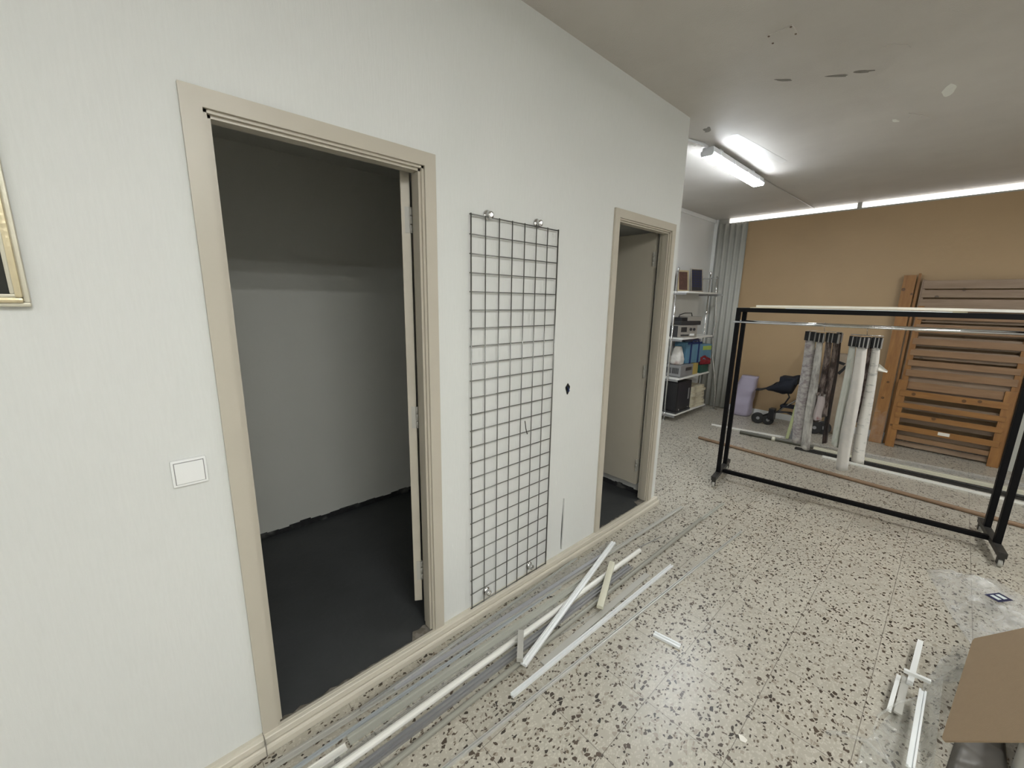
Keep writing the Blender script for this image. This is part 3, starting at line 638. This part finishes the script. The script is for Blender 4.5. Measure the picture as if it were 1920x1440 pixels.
# hangers
def hanger(x0, x1, y, yr, mat, label):
    t = thing('clip_hanger', ((x0 + x1) / 2, y, 1.41), label, 'hanger')
    cx = (x0 + x1) / 2
    MB().tube([(x0, y, 1.414), (x1, y, 1.414)], .004, 8).build('cross_bar', mat, t)
    pts = [(cx, y, 1.414), (cx, (y + yr) / 2, 1.435)] + [(cx, yr + .0155 * math.sin(a), 1.472 - .0155 * math.cos(a)) for a in [math.pi * k / 6 - .2 for k in range(8)]]
    MB().tube(pts, .0018, 6).build('hook', M['chrome'], t)
    return t
ra = (RM @ V(((.73 - RX) / math.cos(RA), RD, 0))).y; rbY = (RM @ V(((.99 - RX) / math.cos(RA), -.027, 0))).y
hanger(.615, .845, YA + .025, ra, M['clear'], 'clear clip hanger holding the left bundle of curtain samples')
hanger(.935, 1.12, YBf + .035, rbY, M['chrome'], 'chrome clip hanger holding the right bundle of curtain samples')
tag(MB().grid(lambda u, v: V((1.122 + u * .055, YBf + .02 + .01 * math.sin(v * 5), 1.22 - v * .055 - u * .045 + v * u * .04)), 6, 6, .001).build('paper_tag', M['board_white']), 'white paper tag sticking out right of the right curtain bundle', 'tag')

# ------------------------------------------------------------------ chrome shelf unit in the recess
su = thing('shelf_unit', (-1.13, 5.8, 0), 'white four-tier shelf unit on chrome posts standing in the recess', 'shelf unit')
SH = (1.775, 1.160, .610, .105); SX0, SX1, SY0, SY1 = XR + .014, -.985, 5.335, 6.29
for i, z in enumerate(SH):
    y1s = SY1 if i < 2 else 6.31
    MB().poly([V((SX0, SY0, z - .02)), V((SX1 - .01, SY0, z - .02)), V((SX1, SY0 + .02, z - .02)), V((SX1, y1s, z - .02)), V((SX0, y1s, z - .02))], (0, 0, .02)).build('shelf_board', M['shelf'], su)
for (x, y, zt) in ((-1.135, 5.318, 2.08), (-1.135, 6.345, 2.08)):
    p = MB().tube([(x, y, .004), (x, y, zt)], .011, 12)
    p.lathe((x, y, .0), (0, 0, 1), [(.022, 0), (.022, .006), (.012, .014)], 16)
    for z in SH + (zt - .01, 1.50): p.lathe((x, y, z - .035), (0, 0, 1), [(.015, 0), (.017, .006), (.017, .034), (.015, .04)], 14)
    p.build('post', M['chrome'], su)
for z in SH:
    for y, ye in ((5.318, 5.345), (6.345, 6.28)):
        MB().box((SX0, y - .006, z - .045), (-.99, y + .006, z - .0205), .002).box((-1.14, min(y, ye), z - .040), (-1.125, max(y, ye), z - .0205)).build('bracket', M['grey_device'], su)
MB().tube([(-1.2, 6.345, 1.98), (-1.02, 6.345, 1.985)], .009, 8).tube([(XR + .002, 6.33, 1.98), (-1.135, 6.345, 1.98)], .009, 8).build('top_arm', M['dark_alu'], su)
# chrome leaning tubes at the right end
cf = thing('chrome_stand', (-.95, 6.5, 0), 'bent chrome tube stand between the shelf unit and the corrugated sheet', 'stand')
MB().tube([(-.925, 6.50, .006), (-.925, 6.50, .25), (-.96, 6.50, .50), (-1.03, 6.50, .80), (-1.06, 6.5, 1.10), (-1.045, 6.5, 1.35), (-1.065, 6.5, 1.55), (-1.09, 6.5, 1.80), (-1.10, 6.5, 2.02)], .012, 12).build('pole', M['chrome'], cf)
MB().lathe((-.925, 6.50, 0), (0, 0, 1), [(.055, 0), (.055, .006), (.015, .016)], 20).build('base', M['chrome'], cf)
MB().tube([(-1.12, 6.5, 1.745), (-.98, 6.5, 1.75)], .010, 8).lathe((-1.085, 6.5, 1.72), (0, 0, 1), [(.016, 0), (.018, .01), (.018, .04), (.016, .05)], 12).build('cross_arm', M['dark_alu'], cf)

# things on the shelves ------------------------------------------------------
def leaning_frame(name, y0_, y1_, x, z, h, lean, fm, pm, label, bw=.018, cells=None):
    t = thing(name, (x, (y0_ + y1_) / 2, z), label, 'picture frame')
    m = Matrix.Translation((x, (y0_ + y1_) / 2, z)) @ Matrix.Rotation(lean, 4, 'Z') @ Matrix.Rotation(math.radians(-8), 4, 'Y')
    w2 = (y1_ - y0_) / 2
    f = MB()
    for lo, hi in (((-.008, -w2, 0), (.008, w2, bw)), ((-.008, -w2, h - bw), (.008, w2, h)), ((-.008, -w2, bw), (.008, -w2 + bw, h - bw)), ((-.008, w2 - bw, bw), (.008, w2, h - bw))): f.box(lo, hi, .002, mat=m)
    f.build('frame', fm, t)
    MB().box((-.006, -w2 + bw * .9, bw * .9), (.003, w2 - bw * .9, h - bw * .9), mat=m).build('picture', pm, t)
    if cells:
        c = MB()
        for i in range(7):
            for j in range(4): c.box((.003, -w2 + bw + .008 + j * (2 * w2 - 2 * bw) / 4, h - bw - .036 - i * .033), (.0042, -w2 + bw + .002 + (j + .85) * (2 * w2 - 2 * bw) / 4, h - bw - .018 - i * .033), mat=m)
        c.build('printed_grid', cells, t)
    return t
leaning_frame('picture_frame', 5.47, 5.66, -1.16, SH[0] + .001, .285, math.radians(-22), M['gold'], M['brown_pic'], 'small gold frame with a brown picture on the top shelf', .020)
leaning_frame('picture_frame', 5.66, 5.87, -1.06, SH[0] + .001, .315, math.radians(-22), M['silver'], M['device_dark'], 'taller silver frame with dark blue grid print on the top shelf', .014, M['label_blue'])
# second shelf: cassette recorder with a flat machine on it
rc = thing('radio_recorder', (-1.08, 5.55, SH[1]), 'grey cassette radio on the second shelf with a dark speaker side', 'radio')
m0 = Matrix.Translation((-1.105, 5.56, SH[1] + .001)) @ Matrix.Rotation(math.radians(-20), 4, 'Z')
MB().box((-.10, -.17, 0), (.09, .17, .165), .006, mat=m0).build('case', M['beige_device'], rc)
MB().box((-.09, -.176, .008), (.082, -.169, .155), .002, mat=m0).build('speaker_grille', M['device_dark'], rc)
MB().box((.089, -.12, .075), (.094, -.02, .140), .002, mat=m0).build('cassette_window', M['device_dark'], rc)
MB().box((.089, -.12, .020), (.095, .02, .040), .002, mat=m0).build('button_row', M['device_dark'], rc)
for q in (.05, .11): MB().lathe(m0 @ V((.089, q, .11)), m0.to_3x3() @ V((1, 0, 0)), [(.020, 0), (.020, .010), (.016, .013)], 16).build('dial', M['device_dark'], rc)
MB().box((.089, .04, .022), (.096, .12, .05), .003, mat=m0).build('white_knob', M['white_plastic'], rc)  # plain white plastic block on the radio's front
tp = thing('tape_machine', (-1.08, 5.60, SH[1] + .168), 'black and grey machine with a carry handle, stacked on the cassette radio', 'machine')
m1 = Matrix.Translation((-1.10, 5.60, SH[1] + .168)) @ Matrix.Rotation(math.radians(-20), 4, 'Z')
MB().box((-.09, -.15, 0), (.085, .20, .055), .005, mat=m1).build('base', M['device_dark'], tp)
MB().box((-.09, -.05, .056), (.09, .21, .115), .006, mat=m1).build('lid', M['beige_device'], tp)
MB().box((-.09, -.15, .056), (.086, -.051, .100), .008, mat=m1).build('side_block', M['black_plastic'], tp)
MB().tube([m1 @ V(p) for p in ((.0, -.12, .10), (.0, -.11, .135), (.0, -.02, .158), (.0, .10, .160), (.0, .115, .115))], .006, 8).build('carry_handle', M['black_plastic'], tp)
# third shelf
bx = thing('metal_player', (-1.10, 5.56, SH[2]), 'grey metal box player on the third shelf under a white bag', 'player')
MB().box((-1.25, 5.41, SH[2] + .010), (-1.005, 5.79, SH[2] + .165), .005).build('case', M['grey_device'], bx)
for y in (5.44, 5.76): MB().box((-1.22, y - .012, SH[2] + .0005), (-1.03, y + .012, SH[2] + .010)).build('foot', M['rubber'], bx)
MB().box((-1.005, 5.56, SH[2] + .085), (-1.001, 5.74, SH[2] + .130), .001).build('display', M['device_dark'], bx)
g = MB()
for k in range(6): g.box((-1.235 + k * .016, 5.4065, SH[2] + .05), (-1.227 + k * .016, 5.4105, SH[2] + .13))
for k in range(6): g.box((-1.125 + k * .016, 5.4065, SH[2] + .05), (-1.117 + k * .016, 5.4105, SH[2] + .13))
g.build('vent_slots', M['device_dark'], bx)
def bag(name, c, sx, sy, h, mat, label, cat='bag', twist=0, top=.45, seed=0, rz=0, amp=.06, knot=0):
    m = MB()
    def f(u, v):
        a = u * 2 * math.pi; k = 1 - (1 - top) * max(0, (v - .35) / .65) ** 1.3
        if v < .08: k *= .86 + .14 * (v / .08) ** .5
        ca, sa = math.cos(a), math.sin(a); p = 2.0 / 3.2
        x = math.copysign(abs(ca) ** p, ca) * sx / 2 * k; y = math.copysign(abs(sa) ** p, sa) * sy / 2 * (k if not knot else k ** 1.5)
        r = 1 + amp * noise.noise(V((ca * 2 + seed, sa * 2, v * 5 + seed))) * 2
        x, y = x * r, y * r; x += knot * v * v
        return V((c[0] + x * math.cos(rz) - y * math.sin(rz), c[1] + x * math.sin(rz) + y * math.cos(rz), c[2] + v * h))
    m.grid(f, 36, 22, 0, True)
    bm = m.bm
    bmesh.ops.holes_fill(bm, edges=[e for e in bm.edges if e.is_boundary], sides=0)
    return m
wbg = tag(bag('carrier_bag', (-1.13, 5.53, SH[2] + .167), .16, .15, .25, None, '', seed=3, top=.5, amp=.07).build('carrier_bag', M['white_bag']), 'white carrier bag with brown print standing on the grey metal player', 'bag')
bb = thing('shopping_bag', (-1.12, 5.92, SH[2]), 'light blue shopping bag with dark blue straps on the third shelf', 'bag')
m2 = Matrix.Translation((-1.13, 5.86, SH[2] + .167)) @ Matrix.Rotation(math.radians(-10), 4, 'Z')
MB().box((-.10, -.20, 0), (.10, .17, .30), .03, mat=m2).build('bag_body', M['blue'], bb)
s_ = MB()
for y in (-.09, .09): s_.box((.1005, y - .016, .0), (.105, y + .016, .30), .001, mat=m2)
s_.box((.1005, -.17, .275), (.106, .15, .305), .001, mat=m2); s_.tube([m2 @ V(p) for p in ((.104, -.09, .29), (.11, -.05, .33), (.11, .05, .33), (.104, .09, .29))], .010, 8)
s_.build('strap', M['dark_blue'], bb)
bb.location.z = SH[2]
tag(MB().box((-1.24, 5.83, SH[2] + .0005), (-1.02, 5.99, SH[2] + .166), .006).build('mustard_box', M['mustard']), 'mustard card box under the light blue shopping bag', 'box')
gb = thing('reusable_bag', (-1.1, 6.2, SH[2] + .12), 'pale blue reusable bag with lime green print at the right end of the third shelf', 'bag')
m3 = Matrix.Translation((-1.10, 6.19, SH[2] + .125)) @ Matrix.Rotation(math.radians(-14), 4, 'Z')
MB().box((-.10, -.12, 0), (.11, .12, .30), .03, mat=m3).build('bag_body', M['blue'], gb)
MB().box((.1095, -.09, .215), (.113, .10, .275), .002, mat=m3).build('printed_band', M['lime'], gb)
MB().grid(lambda u, v: m3 @ V((.113 + .02 * noise.noise(V((u * 4, v * 4, 1))), -.13 + u * .24, .0 + v * (.04 + .10 * (1 - abs(u - .35))))), 14, 8, .004).build('red_flap', M['red'], gb)
tag(MB().box((-1.25, 6.03, SH[2] + .0005), (-1.0, 6.30, SH[2] + .120), .008).build('green_box', M['green']), 'bottle green box under the pale blue reusable bag', 'box')
tag(bag('pouch', (-1.03, 5.875, SH[2]), .04, .04, .04, None, '').build('small_ball', M['white_plastic']), 'small white knob-like item at the front of the third shelf', 'trinket') if False else None
tag(bag('x', (-1.15, 5.98, SH[2] + .469), .18, .36, .04, None, '', seed=11, top=.6, amp=.1).build('folded_plastic', M['lavender']), 'crumpled lilac plastic lying on top of the light blue shopping bag', 'plastic')
# fourth shelf
ca = thing('flight_case', (-1.1, 5.58, SH[3]), 'large black case with metal corners standing on the bottom shelf', 'case')
MB().box((-1.26, 5.36, SH[3] + .028), (-1.0, 5.80, SH[3] + .44), .022).build('case_body', M['black_plastic'], ca)
MB().box((-1.265, 5.352, SH[3] + .0005), (-.993, 5.808, SH[3] + .028), .003).build('base_tray', M['device_dark'], ca)
MB().box((-.9995, 5.70, SH[3] + .17), (-.996, 5.735, SH[3] + .33), .001).build('side_label', M['grey_device'], ca)
for y in (5.45, 5.72): MB().lathe((-.9995, y, SH[3] + .05), (1, 0, 0), [(.012, 0), (.012, .003), (.008, .005)], 12).build('corner_stud', M['chrome'], ca)
MB().tube([(-1.12, 5.48, SH[3] + .44), (-1.12, 5.50, SH[3] + .462), (-1.12, 5.66, SH[3] + .462), (-1.12, 5.68, SH[3] + .44)], .009, 8).build('handle', M['rubber'], ca)
GP = 'sheaves of paper stacked on the bottom shelf'
zz = SH[3] + .0005
for k in range(7):
    h = random.uniform(.036, .052); dx = random.uniform(-.012, .012); dy = random.uniform(-.012, .015)
    m = MB().box((-1.21 + dx, 5.835 + dy, zz), (-.995 + dx, 6.27 + dy, zz + h), .007, rot=random.uniform(-.07, .07))
    tag(m.build('paper_sheaf', M['paper']), 'cream sheaf of papers beside the black case, ' + ('lowest', 'second', 'third', 'middle', 'third from the top', 'second from the top', 'topmost')[k] + ' of its stack', 'papers', GP); zz += h + .0005

# ------------------------------------------------------------------ bags and stroller by the tan wall
lb = bag('laundry_bag', (-.535, 6.50, .0), .27, .22, .60, None, '', seed=5, top=.80, amp=.05, knot=.07)
tag(lb.build('laundry_bag', M['lavender']), 'tall pale lavender plastic bag standing against the tan wall', 'bag')
st = thing('stroller', (0, 6.30, 0), 'folded dark stroller with silver frame tubes standing by the tan wall', 'stroller')
def wheel(x, y, r, par, axis=(.35, -1, 0)):
    a = V(axis).normalized()
    w_ = MB().lathe(V((x, y, r)) - a * .012, a, [(r - .016, 0), (r - .006, -.003), (r, .005), (r, .019), (r - .006, .027), (r - .016, .024)], 24).build('wheel', M['rubber'], par)
    h = MB().lathe(V((x, y, r)) - a * .016, a, [(.018, 0), (.022, .004), (.022, .028), (.018, .032)], 14)
    for k in range(5):
        q = 2 * math.pi * k / 5; s1 = a.cross(V((0, 0, 1))).normalized(); d_ = s1 * math.cos(q) + V((0, 0, 1)) * math.sin(q)
        h.tube([V((x, y, r)) + d_ * .018 - a * .008, V((x, y, r)) + d_ * (r - .012) - a * .008], .005, 6)
    h.build('hub', M['grey_device'], w_)
wheel(-.215, 6.20, .078, st); wheel(-.10, 6.235, .070, st)
wheel(.42, 6.26, .085, st); wheel(.50, 6.33, .085, st)
MB().tube([(-.02, 6.22, .19), (.30, 6.24, .52), (.48, 6.30, .74)], .009, 8).tube([(-.02, 6.36, .19), (.30, 6.38, .52), (.48, 6.44, .74)], .009, 8).build('side_tube', M['silver'], st)
MB().tube([(-.16, 6.215, .12), (-.05, 6.22, .19), (.10, 6.24, .22), (.40, 6.28, .10)], .011, 8).tube([(-.10, 6.235, .12), (-.02, 6.33, .19), (.12, 6.36, .20), (.46, 6.33, .12)], .010, 8).box((-.10, 6.20, .08), (-.03, 6.30, .24), .012).build('chassis', M['black_plastic'], st)
def seat(u, v):
    x = -.16 + .30 * v; a = u * 2 * math.pi
    rz_ = .075 + .06 * math.sin(v * math.pi * .8); ry = .13
    return V((x + .03 * math.sin(a) * v, 6.30 + ry * math.cos(a), .50 + .10 * v + rz_ * math.sin(a) * (.35 + .8 * v) + .012 * noise.noise(V((u * 6, v * 6, 0)))))
m = MB().grid(seat, 24, 14, 0, True); bmesh.ops.holes_fill(m.bm, edges=[e for e in m.bm.edges if e.is_boundary], sides=0); m.build('folded_seat', M['navy'], st)
MB().grid(lambda u, v: V((-.30 + .22 * u, 6.22 + .16 * v, .462 + .12 * u * u + .014 * math.sin(v * 3.1))), 10, 6, .012).build('footrest', M['black_plastic'], st)
MB().box((-.03, 6.20, .60), (.17, 6.40, .69), .02).build('canopy', M['navy'], st)
MB().tube([(.02, 6.25, .24), (.10, 6.27, .42), (.06, 6.28, .50)], .010, 8).tube([(.38, 6.28, .16), (.18, 6.30, .50)], .010, 8).build('strut', M['black_plastic'], st)
MB().box((.02, 6.21, .28), (.30, 6.37, .31), .01).build('basket', M['navy'], st)
# leaning bars and sack
def leaning(name, a, b, w_, t_, mat, label, cat):
    m = MB(); hexa(m, a, b, w_, t_, (0, 1, 0)); return tag(m.build(name, mat), label, cat)
leaning('green_bar', (.262, 5.715, .012), (.205, 6.60, 1.16), .030, .012, M['olive'], 'olive green bar leaning against the tan wall left of the curtain samples', 'bar')
leaning('black_board', (.305, 5.735, .012), (.252, 6.60, 1.10), .045, .012, M['black_worn'], 'narrow black board leaning behind the olive green bar', 'board')
sk = thing('beige_sack', (.62, 6.50, 0), 'tall beige sack with a black chevron mark standing between the curtain bundles', 'sack')
bag('x', (.60, 6.52, 0), .26, .20, 1.03, None, '', seed=8, top=.75, amp=.05, knot=-.05).build('sack_body', M['tan_bag'], sk)
MB().poly([V((.50, 6.385, .96)), V((.60, 6.385, .93)), V((.585, 6.385, .90)), V((.535, 6.385, .915))], (0, -.008, 0)).poly([V((.595, 6.385, .90)), V((.625, 6.385, .89)), V((.56, 6.385, .78)), V((.53, 6.385, .80)), V((.575, 6.385, .86))], (0, -.008, 0)).build('chevron_mark', M['black_plastic'], sk)

# ------------------------------------------------------------------ pine frames leaning on the tan wall
def slat_frame(name, x0, x1, h, yfoot, ytop, slats, label, post=.075, mat=None, mpost=None, back=None, sticker=None, sw_=.062, xs=0.0):
    """built flat in (x, along, normal), leaned from yfoot at the floor to ytop at the top"""
    t = thing(name, ((x0 + x1) / 2, yfoot, 0), label, 'bed base')
    dy = ytop - yfoot; ang = math.atan2(dy, math.sqrt(h * h - dy * dy))
    m = Matrix.Translation((0, yfoot, .001)) @ Matrix.Rotation(-ang, 4, 'X')
    # local: x, y = normal (0 front .. +thickness), z = along
    for x in (x0, x1 - post): MB().box((x, 0, 0), (x + post, .030, h), .003, mat=m).build('post', mpost or M['pine_v'], t)
    for i, z in enumerate(slats):
        s_ = sw_[i] if isinstance(sw_, (list, tuple)) else sw_
        MB().box((x0 + post * .4, -.012, z), (x1 - post * .4, -.0005, z + s_), .002, mat=m).build('slat', mat or M['pine'], t)
    if sticker: MB().box((sticker[0], -.0135, sticker[1]), (sticker[0] + .09, -.0122, sticker[1] + .035), mat=m).build('sticker', M['board_white'], t)
    return t
slat_frame('bed_base', 1.095, 1.975, .80, 6.395, 6.4535, [.215, .365, .485, .615], 'short orange pine slatted bed base in front, white sticker on its lowest slat', .080, sw_=[.062, .055, .055, .07], sticker=(1.50, .235))
slat_frame('bed_base', 1.115, 1.985, 1.64, 6.44, 6.56, [.10, .70, .845, .965, 1.085, 1.21, 1.345, 1.49], 'tall pine slatted bed base standing right behind the short orange one', .055, mat=M['pine_mid'], sw_=[.05, .085, .075, .065, .065, .07, .09, .09])
slat_frame('bed_base', 1.105, 2.35, 1.93, 6.485, 6.625, [.02, .085, .15, .30, .45, .60, .75, .90, 1.05, 1.19, 1.33, 1.46, 1.60, 1.735, 1.83], 'dull grey-brown slatted bed base at the back, tallest of the three', .035, mat=M['pine_dull'], mpost=M['pine_dull'], sw_=.112 if False else [.055, .055, .10, .10, .10, .10, .10, .10, .11, .11, .11, .12, .115, .08, .09])
pl = thing('pine_plank', (1.02, 6.45, 0), 'wide pine plank in clear wrap leaning left of the slatted frames', 'plank')
def quad(m, a, b, wa, wb, t_):
    a = V(a); b = V(b)
    m.poly([a + V((-wa / 2, 0, 0)), a + V((wa / 2, 0, 0)), b + V((wb / 2, 0, 0)), b + V((-wb / 2, 0, 0))], (0, t_, 0)); return m
quad(MB(), (1.000, 6.45, .002), (.998, 6.62, 1.98), .115, .105, .026).build('board', M['pine_v'], pl)
MB().grid(lambda u, v: V((.94 + u * .125 + .004 * noise.noise(V((u * 5, v * 30, 0))), 6.445 + .170 * v - .006 - .008 * abs(noise.noise(V((u * 4, v * 24, 3)))), .01 + v * 1.40)), 8, 60).build('clear_wrap', M['clear_wrap'], pl)
leaning('pine_batten', (1.081, 6.495, .002), (1.074, 6.635, 2.0), .022, .022, M['pine_v'], 'narrow pine batten leaning between the wide plank and the slatted frames', 'batten')
leaning('grey_sheet', (2.11, 6.36, .002), (2.11, 6.50, 1.35), .22, .018, M['grey_pvc'], 'grey sheet leaning on the wall seen between the right rack uprights', 'sheet')

# ------------------------------------------------------------------ carton, film and offcuts at bottom right
cr = thing('storage_crate', (1.96, 2.0, 0), 'dark grey plastic crate under the cardboard sheet at the bottom right', 'crate')
MB().box((1.94, 1.92, .002), (2.35, 2.50, .565), .012).build('crate_body', M['crate'], cr)
MB().box((1.935, 1.915, .53), (2.355, 2.505, .575), .006).build('rim', M['crate'], cr)
D1 = V((.10392, .91446, .39110)); D2 = V((.45491, -.39371, .79878)); PC = V((1.6668, 1.9403, .100)); NC = D1.cross(D2).normalized()
tag(MB().poly([PC + D1 * a + D2 * b for a, b in ((.012, 0), (.470, 0), (.4805, .008), (.4805, .62), (0, .62), (0, .012))], NC * (.006 if NC.z < 0 else -.006)).build('cardboard_sheet', M['card']), 'plain brown cardboard sheet leaning up on the crate at the bottom right', 'cardboard')
def film_fn(u, v):
    # a crumpled sleeve spilling from under the cardboard to the floor
    y = 1.45 + v * 1.28; xi = 1.66 + .14 * max(0, min(1, (y - 2.27) / .08))
    K = ((1.45, 1.455), (1.70, 1.475), (1.956, 1.505), (2.243, 1.605), (2.74, 1.70))
    for (ya, xa), (yb, xb) in zip(K, K[1:]):
        if ya <= y <= yb + 1e-6: xo = xa + (xb - xa) * (y - ya) / (yb - ya); break
    xo += .02 * noise.noise(V((v * 9, 0, 2)))
    x = xi + (xo - xi) * u
    hgt = .07 + .15 * max(0, min(1, (y - 1.6) / .8))
    z = (hgt * (1 - u) ** 1.4) + .006 + .030 * abs(noise.noise(V((x * 13, y * 11, 4)))) + .012 * noise.noise(V((x * 30, y * 26, 9)))
    plane = .100 + 1.936 * (x - 1.6668) + .2077 * (y - 1.9403) - .016
    z = min(z, max(plane, .01))
    if y > 2.45: z = min(z, .20 - (y - 2.45) * .6)
    return V((x, y, max(.004, z)))
tag(MB().grid(film_fn, 26, 70).build('plastic_film', M['film2']), 'milky plastic film spilling from under the cardboard sheet to the floor', 'plastic film')
def mat_fn(u, v):
    a = V((1.735, 2.26, 0)).lerp(V((1.675, 1.78, 0)), v); b = V((1.845, 2.27, 0)).lerp(V((1.845, 1.72, 0)), v); p = a.lerp(b, u)
    e = min(u, 1 - u, v, 1 - v) * 8; p.z = .004 + min(1, e) * (.020 + .03 * abs(noise.noise(V((p.x * 12, p.y * 12, 3))))); return p
tag(MB().grid(mat_fn, 24, 36, .002).build('dark_liner', M['liner']), 'dark grey plastic liner lying on the floor below the cardboard sheet', 'plastic liner')
def film2(u, v):
    c = [V((1.575, 3.47, 0)), V((1.70, 3.00, 0)), V((1.80, 2.72, 0)), V((2.30, 2.80, 0))]
    d = [V((1.62, 3.52, 0)), V((1.87, 3.66, 0)), V((2.02, 3.52, 0)), V((2.5, 3.45, 0))]
    def cr_(L_, t): t *= 3; i = min(2, int(t)); return L_[i].lerp(L_[i + 1], t - i)
    p = cr_(c, v).lerp(cr_(d, v), u)
    e = min(u, 1 - u, v * 2) * 2
    p.z = .006 + min(1, e * 2) * (.030 + .075 * abs(noise.noise(V((p.x * 7, p.y * 8, 1)))) + .03 * noise.noise(V((p.x * 19, p.y * 22, 7))))
    p.z = max(p.z, .004); return p
wf = thing('plastic_wrapper', (1.85, 3.3, 0), 'crumpled clear plastic wrapper with a small blue label on the floor', 'plastic wrapper')
MB().grid(film2, 44, 60).build('wrapper_sheet', M['film'], wf)
lbm = Matrix.Translation((1.858, 3.308, .066)) @ Matrix.Rotation(math.radians(-34), 4, 'Z')
MB().box((-.030, -.050, 0), (.030, .050, .0015), mat=lbm).build('blue_label', M['label_blue'], wf)
MB().box((-.020, -.030, .0015), (.016, -.008, .0022), mat=lbm).box((-.020, .008, .0015), (.016, .032, .0022), mat=lbm).build('label_print', M['label_white'], wf)
# offcuts beside the carton
strip('white_offcut', (1.590, 2.596), (1.575, 2.24), flat(.020, .010), M['white_plastic'], 'flat white offcut pointing away from the bottom right carton', z=.040)
strip('white_offcut', (1.540, 2.275), (1.530, 2.03), flat(.014, .010), M['white_plastic'], 'short thin white offcut, leftmost beside the milky film', z=.03)
strip('grey_offcut', (1.562, 2.285), (1.555, 2.04), flat(.024, .008), M['pale_grey'], 'flat pale grey offcut beside the short thin white one', z=.032)
strip('white_crosspiece', (1.550, 2.262), (1.632, 2.270), flat(.014, .014), M['white_plastic'], 'short white crosspiece lying over the top of the upright-looking channel', z=.075)
strip('channel_offcut', (1.612, 2.19), (1.602, 1.76), chan(.022, .012, .006), M['white_alu'], 'white channel offcut with a dark slot beside the cardboard sheet', z=.075)
tag(MB().tube([(1.60, 2.14, .075), (1.55, 2.06, .07), (1.505, 1.95, .055), (1.50, 1.86, .05), (1.53, 1.79, .06), (1.56, 1.74, .06)], .004, 8).build('clear_hose', M['clear']), 'bent clear hose curling over the milky film at the bottom', 'hose')
tag(MB().tube([(1.38, 1.765, .010), (1.43, 1.80, .02), (1.49, 1.80, .045), (1.55, 1.76, .05), (1.60, 1.69, .05)], .007, 8).build('plastic_twine', M['clear']), 'twisted clear plastic twine lying at the bottom edge near the milky film', 'twine')
tag(MB().lathe((1.885, 2.10, .0), (0, 0, 1), [(.034, 0), (.036, .004), (.036, .126), (.030, .132), (.012, .133), (.011, .120)], 24).build('white_roll', M['white_tube']), 'round white roll standing at the bottom right under the cardboard', 'roll')
